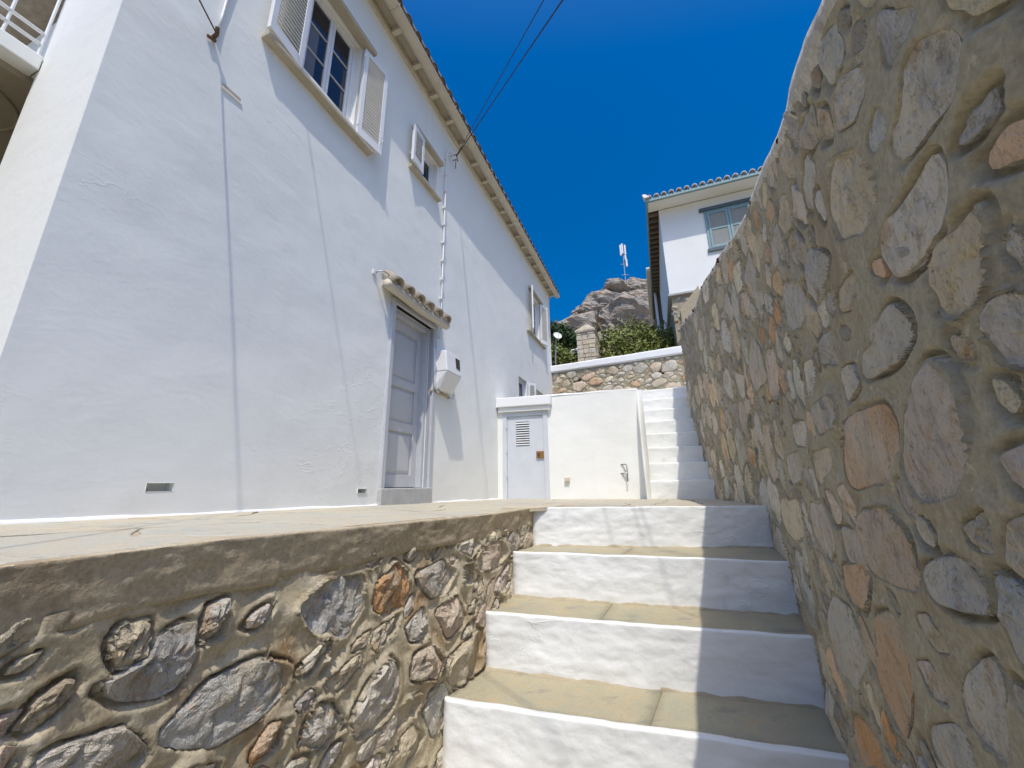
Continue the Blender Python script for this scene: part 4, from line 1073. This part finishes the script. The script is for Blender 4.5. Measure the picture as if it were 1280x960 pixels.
m = MB(); m.tube(F([-1.9, -1.9], [6.25, 6.25], [-1.78, 4.2]), [.12, .09], 12); m.build("shaft", M['wood'], po, True)
m = MB(); m.box(-1.98, -1.82, 5.6, 6.9, 2.2, 2.3); m.build("crossarm", M['wood'], po)

# ------------------------------------------------------------------ white retaining wall with utility door
rt = thing("retaining_wall", "low white plastered retaining wall closing the terrace beside the narrow steps", "wall", tuple(F(5.9, 1.2, -.2)))
def bs(e): return 5.72 + .09 * e
WT = 1.385
def bwall_grid(e0, e1, z0, z1, opens, seed):
    ee = set(np.round(np.arange(e0, e1, .06), 3)) | {e1}; zz = set(np.round(np.arange(z0, z1, .06), 3)) | {z1}
    for a, b, c, d in opens: ee |= {a, b}; zz |= {c, d}
    ee = np.array(sorted(ee)); zz = np.array(sorted(zz)); E_, Z_ = np.meshgrid(ee, zz, indexing='ij')
    q = np.stack([E_ * 1.1, Z_ * 1.1, E_ * 0], -1); dsp = .012 * fbm(q, seed, 3) + .004 * fbm(q * 5, seed + 1, 3)
    em = (ee[:-1] + ee[1:]) / 2; zm = (zz[:-1] + zz[1:]) / 2; EM, ZM = np.meshgrid(em, zm, indexing='ij'); keep = np.ones_like(EM, bool)
    for a, b, c, d in opens: keep &= ~((EM > a) & (EM < b) & (ZM > c) & (ZM < d))
    return F(bs(E_) + dsp, E_, Z_).reshape(-1, 3), grid_faces(len(ee), len(zz), keep)
UD = (.085, .80, -.25, 1.13)
v_, f_ = bwall_grid(.0, 2.19, -.3, WT, [UD], 12)
obj("wall_face", v_, f_, M['plaster'], rt, True)
m = MB(); nT = 40; ee = np.linspace(0, 2.19, nT); tv = []
for off, dz in ((-.004, -.02), (.006, .004), (.05, .012), (.36, .006), (.40, -.05)): tv.append(F(bs(ee) + off, ee, WT + dz + .006 * fbm(np.stack([ee * 3, ee * 0 + off, ee * 0], -1), 14, 2)))
obj("wall_top", np.stack(tv, 1).reshape(-1, 3), grid_faces(nT, 5), M['cap'], rt, True)
m = MB()
for e0_, e1_ in ((0.0, .085), (.80, 2.19)):
    m.hexa(np.concatenate([F([bs(e0_) + .02, bs(e1_) + .02, bs(e1_) + .4, bs(e0_) + .4], [e0_, e1_, e1_, e0_], [-.3] * 4), F([bs(e0_) + .02, bs(e1_) + .02, bs(e1_) + .4, bs(e0_) + .4], [e0_, e1_, e1_, e0_], [WT - .02] * 4)]))
m.build("wall_body", M['plaster'], rt)
def bx2(mb, e0, e1, f0, f1, z0, z1):   # box on the retaining wall: f measured out from its face
    mb.hexa(np.concatenate([F([bs(e0) - f1, bs(e1) - f1, bs(e1) - f0, bs(e0) - f0], [e0, e1, e1, e0], [z0] * 4), F([bs(e0) - f1, bs(e1) - f1, bs(e1) - f0, bs(e0) - f0], [e0, e1, e1, e0], [z1] * 4)]))
m = MB(); bx2(m, .005, .90, -.05, .09, 1.215, 1.372); m.build("door_lintel", M['cap'], rt, False, .012)
m = MB(); bx2(m, .03, .875, -.05, .055, 1.14, 1.213); m.build("lintel_step", M['plaster'], rt, False, .006)
m = MB(); bx2(m, .085, .155, -.08, .012, -.22, 1.138); bx2(m, .745, .815, -.08, .012, -.22, 1.138); bx2(m, .155, .745, -.08, .0115, 1.07, 1.138); m.build("door_frame", M['pale_door'], rt, False, .004)
m = MB(); lv = (.30, .52, .60, .98)
bx2(m, .158, lv[0], -.05, -.008, -.205, 1.067); bx2(m, lv[1], .742, -.05, -.008, -.205, 1.067); bx2(m, lv[0], lv[1], -.05, -.0085, -.205, lv[2]); bx2(m, lv[0], lv[1], -.05, -.0085, lv[3], 1.067)
ud = m.build("utility_door", M['pale_door'], rt)
m = MB(); bx2(m, lv[0], lv[1], -.06, -.055, lv[2], lv[3]); m.build("louvre_back", M['dark'], ud)
for k in range(10):
    z = lv[2] + .008 + k * .0372; e0, e1 = lv[0], lv[1]; m = MB()
    m.hexa(np.concatenate([F([bs(e0) - .002, bs(e1) - .002, bs(e1) + .03, bs(e0) + .03], [e0, e1, e1, e0], [z, z, z + .022, z + .022]), F([bs(e0) - .002, bs(e1) - .002, bs(e1) + .03, bs(e0) + .03], [e0, e1, e1, e0], [z + .008, z + .008, z + .03, z + .03])])); m.build("louvre_slat", M['white_paint'], ud)
m = MB(); bx2(m, .625, .745, -.008, .014, .40, .505); lk = m.build("lock_plate", M['brass'], ud, False, .004)
m = MB(); bx2(m, .65, .685, .014, .035, .43, .475); m.build("keyhole_knob", M['rust'], lk, False, .006)
for z in (.12, .50, .88):
    m = MB(); m.tube(F([bs(.15) - .02] * 2, [.158] * 2, [z, z + .07]), .010, 8); m.build("door_hinge", M['pale_door'], ud)
tp = thing("water_tap", "small bent metal water tap on the white retaining wall", "tap", tuple(F(bs(1.93), 1.93, .1)))
m = MB(); m.tube(F([bs(1.93) + .01, bs(1.93) - .05, bs(1.93) - .055, bs(1.93) - .055], [1.85, 1.94, 1.95, 1.945], [.27, .27, .25, .03]), .010, 8); m.build("spout", M['metal'], tp, True)
m = MB(); m.tube(F([bs(1.9) + .01, bs(1.9) - .05], [1.84, 1.95], [.145, .14]), .011, 8); m.build("valve", M['metal'], tp, True)
sb = MB(); bx2(sb, 1.045, 1.12, -.005, .035, .04, .105); o = sb.build("junction_box", M['cream'], None, False, .008); tag(o, "small cream junction box low on the white retaining wall", "junction box")
# added plaster wedge left of the narrow steps, shaped to cast the shaded strip
m = MB(); ww = np.linspace(-.26, WT - .02, 16); wv = []
for z in ww:
    t = (z + .26) / (WT + .24); dp = .34 * (1 - t) ** .8 + .004 + .012 * math.sin(z * 9)
    wv.append(F([bs(2.19) + .02, bs(2.19) - dp, bs(2.23) - dp, bs(2.26) + .02], [2.165 - .01 * t, 2.195 - .02 * t, 2.205 - .01 * t, 2.25], [z] * 4))
wv = np.concatenate(wv); wf = []
for i in range(15):
    for j in range(3): wf.append((i * 4 + j, i * 4 + j + 1, (i + 1) * 4 + j + 1, (i + 1) * 4 + j))
obj("shade_wedge", wv, wf, M['plaster'], rt, True)

# narrow upper steps
us_t = thing("upper_staircase", "narrow steep flight of white steps climbing past the retaining wall", "staircase", tuple(F(6, 2.6, -.22)))
for k in range(8):
    s0 = 5.86 + k * .287; z0 = -.2115 + k * .25; z1 = z0 + .25
    el = 2.215 - .05 * k * .3 + .012 * math.sin(k * 2.3); er = 3.10 + .02 * k
    a_ = F(s0 + .02, el, 0)[:2]; b_2 = F(s0 - .01, er, 0)[:2]
    plaster_face(a_, b_2, z0 - .05, z1, .30, "step", M['riser'], us_t, 60 + k, .016, 44, 12)
m = MB(); m.box(8.12, 9.3, 1.6, 5.2, 1.2, 1.785); m.build("landing", M['riser'], us_t)

# ------------------------------------------------------------------ stone garden wall above
gw_t = thing("stone_garden_wall", "stone retaining wall with white cap beyond the narrow steps", "stone wall", (2.0, 9.1, 1.2))
GA = np.array([1.0, 9.65]); GD = np.array([.891, -.454])
GW = Rubble(lambda u: GA + np.asarray(u, float)[..., None] * GD, lambda u: np.asarray(u) * 0 + 1.1, lambda u: np.asarray(u) * 0 + 2.80, -.9, 3.5, 1, 21)
GW.fill(260, lambda u, v: GW.rg.uniform(.12, .20) if 1.8 < v else 0, .012, lambda g: g.uniform(.016, .028), lambda g: g.uniform(-.35, .35), aspect=(.45, .7))
GW.fill(2600, lambda u, v: GW.rg.uniform(.05, .13) if 1.7 < v else 0, .008, lambda g: g.uniform(.014, .024), lambda g: g.uniform(-.5, .5), aspect=(.4, .7))
GW.grow(.012, 1.3)
gu = np.linspace(-.9, 3.55, 240)
obj("mortar_face", GW.mortar(gu, 100, .02, .3, .02, [(.62, .80, 2.36, 2.56, .14), (2.62, 2.80, 2.40, 2.60, .14)]), grid_faces(240, 100), M['mortar_r'], gw_t, True)
GW.emit(gw_t, M['stone'], None, 260)
m = MB(); gn = np.array([-.454, -.891])
def gbox(mb, u0, u1, f0, f1, z0, z1):
    c = [GA + GD * a + gn * b for a, b in ((u0, f1), (u1, f1), (u1, f0), (u0, f0))]; mb.hexa([(*p, z0) for p in c] + [(*p, z1) for p in c])
nC = 70; uC = np.linspace(-.95, 3.6, nC); Vc = []
for f_, z_ in ((-.4, 2.80), (-.4, 2.985), (.045, 2.985), (.062, 2.96), (.062, 2.83), (.04, 2.80), (-.1, 2.80)):
    wob = .010 * fbm(np.stack([uC * 2.5, uC * 0 + f_ * 3, uC * 0 + z_], -1), 18, 3)
    Vc.append(np.concatenate([GA + uC[:, None] * GD + gn * (f_ + wob)[:, None], (z_ + wob)[:, None]], 1))
obj("wall_cap", np.stack(Vc, 1).reshape(-1, 3), grid_faces(nC, 7), M['cap'], gw_t, False)
m = MB(); gbox(m, -.9, 3.5, -.5, -.15, 1.0, 2.79); m.build("wall_core", M['mortar_r'], gw_t)

# ------------------------------------------------------------------ gate pillar
gp_t = thing("gate_pillar", "squared stone gate pillar with pyramid cap standing behind the white cap", "pillar", (2.45, 11.6, 2.4))
c0 = np.array([2.46, 11.75]); pd = np.array([.93, -.36]); pn = np.array([.36, .93]); hw = .29
rg = random.Random(3); z = 2.4
def pbox(mb, a0, a1, b0, b1, z0, z1):
    c = [c0 + pd * a + pn * b for a, b in ((a0, b0), (a1, b0), (a1, b1), (a0, b1))]; mb.hexa([(*p, z0) for p in c] + [(*p, z1) for p in c])
m = MB(); pbox(m, -hw + .02, hw - .02, -hw + .02, hw + .5, 2.0, 4.72); m.build("core", M['mortar_r'], gp_t)
while z < 4.66:
    h = min(rg.uniform(.13, .2), 4.72 - z)
    for side in range(2):
        x = -hw
        L = hw if side == 0 else hw + .5
        while x < L - .03:
            w_ = min(rg.uniform(.16, .36), L - x)
            if L - x - w_ < .08: w_ = L - x
            m = MB(); pr = rg.uniform(0, .02)
            if side == 0: pbox(m, x + .006, x + w_ - .006, -hw - pr, -hw + .06, z + .006, z + h - .006)
            else: pbox(m, hw - .06, hw + pr, x + .006, x + w_ - .006, z + .006, z + h - .006)
            o = m.build("stone", M['stone'], gp_t, False, .012); cc = STONE_COL[rg.choice("ygmq")]; o.color = (*cc, 1)
            x += w_
    z += h
m = MB(); pc = [c0 + pd * a + pn * b for a, b in ((-.33, -.33), (.33, -.33), (.33, .55), (-.33, .55))]; ap = c0 + pn * .1
m.add([(*p, 4.70) for p in pc] + [(*p, 4.78) for p in pc] + [(*ap, 5.16)], [(0, 3, 2, 1), (0, 1, 5, 4), (1, 2, 6, 5), (2, 3, 7, 6), (3, 0, 4, 7), (4, 5, 8), (5, 6, 8), (6, 7, 8), (7, 4, 8)])
o = m.build("pyramid_cap", M['stone'], gp_t, False, .015); o.color = (.42, .37, .27, 1)

# ------------------------------------------------------------------ foliage
def leaf_mass(n, blobs, size, seed, droop=.0, aspect=2.2):
    r = np.random.default_rng(seed); B_ = np.array(blobs, float); wgt = B_[:, 3] * B_[:, 4] * B_[:, 5]; wgt /= wgt.sum()
    k = r.choice(len(B_), n, p=wgt); d = r.normal(size=(n, 3)); d /= np.linalg.norm(d, axis=1)[:, None]
    rad = r.uniform(.35, 1, n) ** .5 * (1 + .28 * vnoise(d * 2.3 + k[:, None], seed) + .14 * r.normal(size=n))
    P = B_[k, :3] + d * rad[:, None] * B_[k, 3:6]
    nrm = d + .8 * r.normal(size=(n, 3)) + np.array([0, 0, .5]); nrm /= np.linalg.norm(nrm, axis=1)[:, None]
    t = np.cross(nrm, r.normal(size=(n, 3))); t /= np.linalg.norm(t, axis=1)[:, None]; b = np.cross(nrm, t)
    sz = size * r.uniform(.6, 1.35, n); L = (sz * aspect / 2)[:, None]; W_ = (sz / 2)[:, None]
    V = np.stack([P - t * L, P + b * W_ + nrm * W_ * .3, P + t * L, P - b * W_ + nrm * W_ * .3], 1).reshape(-1, 3)
    f = np.arange(n * 4).reshape(n, 4); f = np.concatenate([f[:, [0, 1, 2]], f[:, [0, 2, 3]]])
    return V, f
def shrub(name, label, cat, base, blobs, n, size, mat, seed, stems=5, flowers=0, group=None):
    t = thing(name, label, cat, base, group); V, f = leaf_mass(n, blobs, size, seed); obj("crown", V, f, mat, t, False)
    rg = random.Random(seed)
    for k in range(stems):
        b = blobs[k % len(blobs)]; tip = np.array(b[:3]) + np.array([rg.uniform(-.5, .5) * b[3], rg.uniform(-.5, .5) * b[4], rg.uniform(-.1, .4) * b[5]])
        bs_ = np.array(base) + np.array([rg.uniform(-.25, .25), rg.uniform(-.1, .1), 0]); tt = np.linspace(0, 1, 6)[:, None]
        pts = bs_ * (1 - tt) + tip * tt + np.array([0, 0, .12]) * np.sin(tt * pi); mb = MB(); mb.tube(pts, np.linspace(.035, .01, 6), 6); mb.build("trunk" if stems == 1 else "stem", M['wood'], t, True)
    if flowers:
        V, f = leaf_mass(flowers, [(b[0], b[1] - .15 * b[4], b[2], b[3] * 1.02, b[4] * 1.05, b[5] * 1.02) for b in blobs], size * .7, seed + 5, aspect=1.2); o = obj("blossom", V, f, M['flower'], t); o["kind"] = "stuff"
    return t
shrub("oleander_bush", "broad green flowering bush filling the gap right of the stone pillar", "bush", (4.4, 12.6, 2.8),
      [(3.4, 12.4, 4.3, .65, .7, .9), (4.2, 12.6, 4.4, .85, .8, 1.05), (5.1, 12.7, 4.45, .75, .8, .95), (3.9, 12.1, 3.8, .9, .6, .7), (5.0, 12.2, 4.0, .8, .6, .8), (5.6, 12.6, 4.2, .5, .6, .8), (4.6, 12.5, 5.0, .5, .5, .42)], 15000, .055, M['leaf'], 31, 8, 140, "flowering bushes behind the garden wall")
shrub("oleander_bush", "smaller green bush between the house end and the stone pillar", "bush", (1.7, 12.2, 2.8),
      [(1.5, 12.2, 4.0, .5, .5, .55), (1.95, 12.3, 3.9, .45, .5, .5), (1.2, 12.3, 4.3, .4, .5, .5)], 5200, .055, M['leaf'], 32, 5, 25, "flowering bushes behind the garden wall")
shrub("evergreen_tree", "dark evergreen tree behind the satellite dish", "tree", (2.0, 16.5, 4.5),
      [(1.6, 16.5, 6.4, 1.0, 1.0, .7), (2.7, 16.7, 6.2, .9, .9, .6), (1.2, 16.4, 7.0, .45, .6, .55), (2.2, 16.6, 6.7, .6, .7, .4)], 6500, .10, M['leaf_dark'], 33, 1)
# whitewashed garden parapet and branch
m = MB(); m.hexa([(1.6, 14.0, 4.2), (3.2, 13.6, 4.2), (3.2, 13.9, 4.2), (1.6, 14.3, 4.2), (1.6, 14.0, 4.85), (3.2, 13.6, 5.15), (3.2, 13.9, 5.15), (1.6, 14.3, 4.85)])
o = m.build("garden_parapet", M['cap'], None, False, .05); tag(o, "short whitewashed garden parapet between bush and pillar", "wall")
ds = thing("satellite_dish", "small white satellite dish at the far corner of the house", "dish", (1.40, 10.6, 3.9))
v = []; f = []; th = np.linspace(0, 2 * pi, 25)[:-1]; cd = np.array([1.37, 10.75, 4.29]); ax = np.array([.25, -.85, .4]); ax /= np.linalg.norm(ax); xx = np.cross(ax, [0, 0, 1.]); xx /= np.linalg.norm(xx); yy = np.cross(xx, ax)
for i, r_ in enumerate((.0001, .055, .10, .125, .13)):
    for t in th: v.append(cd + r_ * (np.cos(t) * xx + np.sin(t) * yy) + ax * r_ * r_ * 1.9)
for i in range(4):
    for j in range(24): f.append((i * 24 + j, i * 24 + (j + 1) % 24, (i + 1) * 24 + (j + 1) % 24, (i + 1) * 24 + j))
obj("reflector", v, f, M['white_paint'], ds, True)
m = MB(); m.tube([cd - yy * .12, cd + ax * .15 - yy * .04], .008, 6); m.build("feed_arm", M['white_paint'], ds); m = MB(); m.tube([cd - ax * .02, cd - ax * .1, np.array([1.30, 10.85, 3.6]), np.array([1.30, 10.85, 2.5])], .02, 8); m.build("mast", M['metal'], ds)

# ------------------------------------------------------------------ house on the slope, right
hh = thing("hillside_house", "white house with grey-teal shutters and tiled eave above the stone wall", "house", tuple(F(14, 5.5, 5)))
HS, HE = 12.05, 3.216; HB, HT = 5.72, 8.82; SLP = 0.0
m = MB(); m.box(HS, HS + 9, HE, HE + 7.5, HB, HT); m.build("wall", M['plaster'], hh)
m = MB(); m.box(HS + .05, HS + 9, HE + .05, HE + 7.4, 2.4, HB - .06); m.build("stone_base", M['mortar_r'], hh)
m = MB(); m.box(HS - .06, HS + 9, HE - .05, HE + 7.5, HB - .06, HB); m.build("string_course", M['sillstone'], hh)
hb = Rubble(lambda u: np.stack([F(HS + .05, HE + np.asarray(u), 0)[..., 0], F(HS + .05, HE + np.asarray(u), 0)[..., 1]], -1), lambda u: np.asarray(u) * 0 + 4.2, lambda u: np.asarray(u) * 0 + HB - .08, .05, 2.2, 1, 55)
hb.fill(260, lambda u, v: hb.rg.uniform(.08, .16) if v > 4.5 else 0, .02, lambda g: g.uniform(.03, .05), lambda g: g.uniform(-.4, .4), aspect=(.45, .7)); hb.emit(hh, M['stone'], None, 60)
# sloped parapet in front of the base
m = MB(); m.hexa(np.concatenate([F([HS - .7, HS - .7, HS - .3, HS - .3], [HE + .18, HE + .75, HE + .75, HE + .18], [4.1] * 4), F([HS - .7, HS - .7, HS - .3, HS - .3], [HE + .18, HE + .75, HE + .75, HE + .18], [4.85, 5.55, 5.55, 4.85])])); m.build("ramp_parapet", M['grout'], hh, False, .02)
# eaves: front with gutter and tile ends, left side with dark soffit
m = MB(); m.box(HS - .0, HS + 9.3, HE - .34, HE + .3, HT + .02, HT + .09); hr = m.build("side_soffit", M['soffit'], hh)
m = MB(); m.box(HS - .52, HS - .002, HE - .34, HE + 7.8, HT + .015, HT + .085); m.build("front_soffit", M['plaster'], hh)
m = MB(); m.box(HS - .58, HS - .50, HE - .38, HE + 7.8, HT - .0, HT + .12); m.box(HS - .50, HS + 9.3, HE - .39, HE - .32, HT - .0, HT + .12); m.build("gutter", M['teal'], hh, False, .015)
for x in np.arange(HS + .1, HS + 8.9, .32):
    m = MB(); m.box(x, x + .07, HE - .32, HE - .005, HT - .07, HT + .02); m.build("rafter", M['wood'], hh)
m = MB(); m.add(F([HS - .56, HS - .56, HS + 4.5, HS + 4.5, HS + 9.3, HS + 9.3], [HE - .37, HE + 7.8, HE + 7.8, HE + 3.4, HE + 7.8, HE - .37], [HT + .13, HT + .13, HT + .13, HT + 1.5, HT + .13, HT + .13]), [(0, 1, 3), (1, 4, 3), (0, 3, 5), (3, 4, 5)]); hroof = m.build("roof", M['clay'], hh)
ht = barrel(.082, .40, 9, .02); ht.materials.append(M['clay_pale'])
def slope_mat2(pitch):
    x = Vector(NV); y = Vector(DV * math.cos(pitch) + np.array([0, 0, math.sin(pitch)])); z = x.cross(y); return Matrix((x, y, z)).transposed()
for k, x in enumerate(np.arange(HE - .28, HE + 6.0, .225)): place(ht, "roof_tile", hroof, F(HS - .61, x, HT + .125), slope_mat2(.3))
m = MB(); m.hexa(np.concatenate([F([HS - .64, HS - .64, HS - .44, HS - .44], [HE - .43, HE - .25, HE - .25, HE - .43], [HT + .13] * 4), F([HS - .60, HS - .60, HS - .50, HS - .50], [HE - .48, HE - .38, HE - .38, HE - .48], [HT + .3] * 4)])); m.build("corner_tile", M['clay_pale'], hroof, False, .01)
# window with closed shutters
m = MB(); we0, we1, wz0, wz1 = HE + 1.30, HE + 2.62, 7.02, 8.34
def hbox(mb, e0, e1, f0, f1, z0, z1): mb.box(HS - f1, HS - f0, e0, e1, z0, z1)
m = MB(); hbox(m, we0 - .12, we1 + .12, -.01, .07, wz1 + .03, wz1 + .14); hw_ = m.build("window_head", M['teal_dark'], hh)
m = MB(); hbox(m, we0, we0 + .07, -.01, .03, wz0, wz1 + .03); hbox(m, we1 - .07, we1, -.01, .03, wz0, wz1 + .03); hbox(m, we0 + .07, we1 - .07, -.01, .0295, wz1 - .04, wz1 + .03); m.build("window_frame", M['teal'], hh)
m = MB(); hbox(m, we0 - .05, we1 + .05, -.01, .06, wz0 - .10, wz0 - .01); m.build("window_sill", M['teal_dark'], hh)
mid = (we0 + we1) / 2
for a_, b_3 in ((we0 + .075, mid - .004), (mid + .004, we1 - .075)):
    m = MB(); zm = (wz0 + wz1) / 2
    hbox(m, a_, a_ + .07, 0, .05, wz0, wz1 - .045); hbox(m, b_3 - .07, b_3, 0, .05, wz0, wz1 - .045); hbox(m, a_ + .07, b_3 - .07, 0, .0495, wz1 - .11, wz1 - .045); hbox(m, a_ + .07, b_3 - .07, 0, .0495, wz0, wz0 + .08); hbox(m, a_ + .07, b_3 - .07, 0, .0495, zm - .03, zm + .03)
    sh = m.build("shutter", M['teal'], hh, False, .006)
    for z0_, z1_ in ((wz0 + .08, zm - .03), (zm + .03, wz1 - .11)):
        sm = MB(); z = z0_ + .005
        while z < z1_ - .02: sm.hexa(np.concatenate([F([HS - .02, HS - .02, HS - .036, HS - .036], [a_ + .07, b_3 - .07, b_3 - .07, a_ + .07], [z + .02, z + .02, z, z]), F([HS - .02, HS - .02, HS - .036, HS - .036], [a_ + .07, b_3 - .07, b_3 - .07, a_ + .07], [z + .032, z + .032, z + .012, z + .012])])); z += .036
        o = sm.build("slats", M['teal_panel'], sh); o["kind"] = "stuff"
# neighbouring house strip farther back
nh = thing("stone_house", "narrow sliver of an older stone house with white gutter behind the shuttered house", "house", tuple(F(19, 3.0, 6)))
m = MB(); m.box(18.2, 24, 2.95, 6.0, 4.5, 10.05); m.build("wall", M['wood'], nh)
m = MB(); m.box(17.95, 24.2, 2.72, 6.2, 10.06, 10.16); m.build("roof", M['clay_pale'], nh, False, .02)
m = MB(); m.tube(F([18.1, 18.1], [3.0, 3.0], [5.0, 10.0]), .06, 8); m.build("downpipe", M['white_paint'], nh)
m = MB(); m.box(18.12, 18.199, 3.12, 3.3, 5.0, 9.6); m.build("timber_post", M['wood'], nh)

# ------------------------------------------------------------------ rock outcrop and antenna
k = NT("outcrop_rock", 0.88, 0.15)
a_n = k.noise(.45, 6, .65, dist=.5); b_n = k.noise(1.8, 7, .7); c_n = k.noise(.9, 5, .6, vec=k.map((1, 1, 2.2), (.4, .2, 0)), dist=.8)
col = k.mix(k.ramp(a_n, [(.35, 0.0), (.65, 1.0)]), (.37, .335, .285), (.29, .27, .245)); col = k.mix(k.ramp(c_n, [(.48, 0.0), (.62, .75)]), col, (.43, .32, .22)); col = k.mix(k.ramp(b_n, [(.30, .8), (.48, 0.0)]), col, (.10, .09, .085))
k.color(col); k.bump(c_n, .5, .8); k.bump(b_n, .16, .8); M['rock'] = k.m
ro = thing("rock_outcrop", "craggy grey and rust rock outcrop crowning the slope below the antenna", "rock", (14, 46, 14))
rg = random.Random(12)
def boulder(c, r, seed, nsub=24):
    n = nsub; V = []; 
    th = np.linspace(0, pi, n); ph = np.linspace(0, 2 * pi, 2 * n, endpoint=False); TH_, PH_ = np.meshgrid(th, ph, indexing='ij')
    d = np.stack([np.sin(TH_) * np.cos(PH_), np.sin(TH_) * np.sin(PH_), np.cos(TH_)], -1)
    rr_ = np.random.default_rng(seed); pn = rr_.normal(size=(13, 3)); pn /= np.linalg.norm(pn, axis=1)[:, None]; ds_ = rr_.uniform(.62, .98, 13)
    dot = np.maximum(d @ pn.T, 1e-3); rad = np.minimum((ds_ / dot).min(-1), 1.25)
    rad = rad * (1 + .08 * fbm(d * 2.2, seed, 3) - .26 * np.abs(fbm(d * 2.6 + seed, seed + 4, 4)) + .05 * np.floor(4 * fbm(d * 1.7, seed + 6, 3)))
    P = np.array(c) + d * rad[..., None] * np.array(r); f = []
    m_ = 2 * n
    for i in range(n - 1):
        for j in range(m_): f.append((i * m_ + j, (i + 1) * m_ + j, (i + 1) * m_ + (j + 1) % m_, i * m_ + (j + 1) % m_))
    return P.reshape(-1, 3), f
# outline of the outcrop: x along the skyline against height
SKX = [5.6, 6.8, 8.2, 9.6, 10.6, 12.0, 13.5, 15.0, 17.0, 19.0, 21.5]
SKZ = [18.0, 19.3, 20.8, 22.6, 23.9, 25.1, 25.9, 26.25, 26.2, 26.1, 25.2]
cnt = 0
for x in np.arange(5.8, 22.0, 1.45):
    top = np.interp(x, SKX, SKZ); z = top; row = 0
    while z > 15.5:
        r = rg.uniform(1.6, 3.6) * (1 + .12 * row) * (.62 if row == 0 else 1.0)
        cz = z - r * .85; cx = x + rg.uniform(-.6, .6); cy = 46.5 - row * 1.0 + rg.uniform(-.6, .6)
        P, f = boulder((cx, cy, cz), (r * rg.uniform(.95, 1.5), r * 1.25, r * rg.uniform(.75, 1.05)), 100 + cnt); obj("boulder", P, f, M['rock'], ro, False, 0, (cx, cy, cz)); cnt += 1
        z -= r * rg.uniform(1.0, 1.4); row += 1
an = thing("antenna_mast", "thin mobile phone mast with white panel antennas on top of the rock", "antenna", (15.35, 46.5, 25.5))
m = MB(); m.tube([(15.35, 46.2, 25.2), (15.35, 46.2, 31.4)], .07, 8); m.build("mast", M['metal'], an)
for dx, z0_, h in ((-.45, 29.9, 1.6), (-.12, 30.2, 1.5), (.35, 30.0, 1.5), (.42, 28.2, 1.1), (.30, 29.2, .7)):
    m = MB(); x = 15.35 + dx * .75; m.hexa([(x - .11, 45.95, z0_), (x + .11, 45.95, z0_), (x + .11, 46.15, z0_), (x - .11, 46.15, z0_), (x - .11, 45.95, z0_ + h), (x + .11, 45.95, z0_ + h), (x + .11, 46.15, z0_ + h), (x - .11, 46.15, z0_ + h)]); m.build("panel_antenna", M['white_paint'], an, False, .03)
for z in (27.0, 28.6, 30.2, 31.2):
    m = MB(); m.tube([(14.9, 46.12, z), (15.8, 46.12, z)], .035, 6); m.build("crossbar", M['metal'], an)
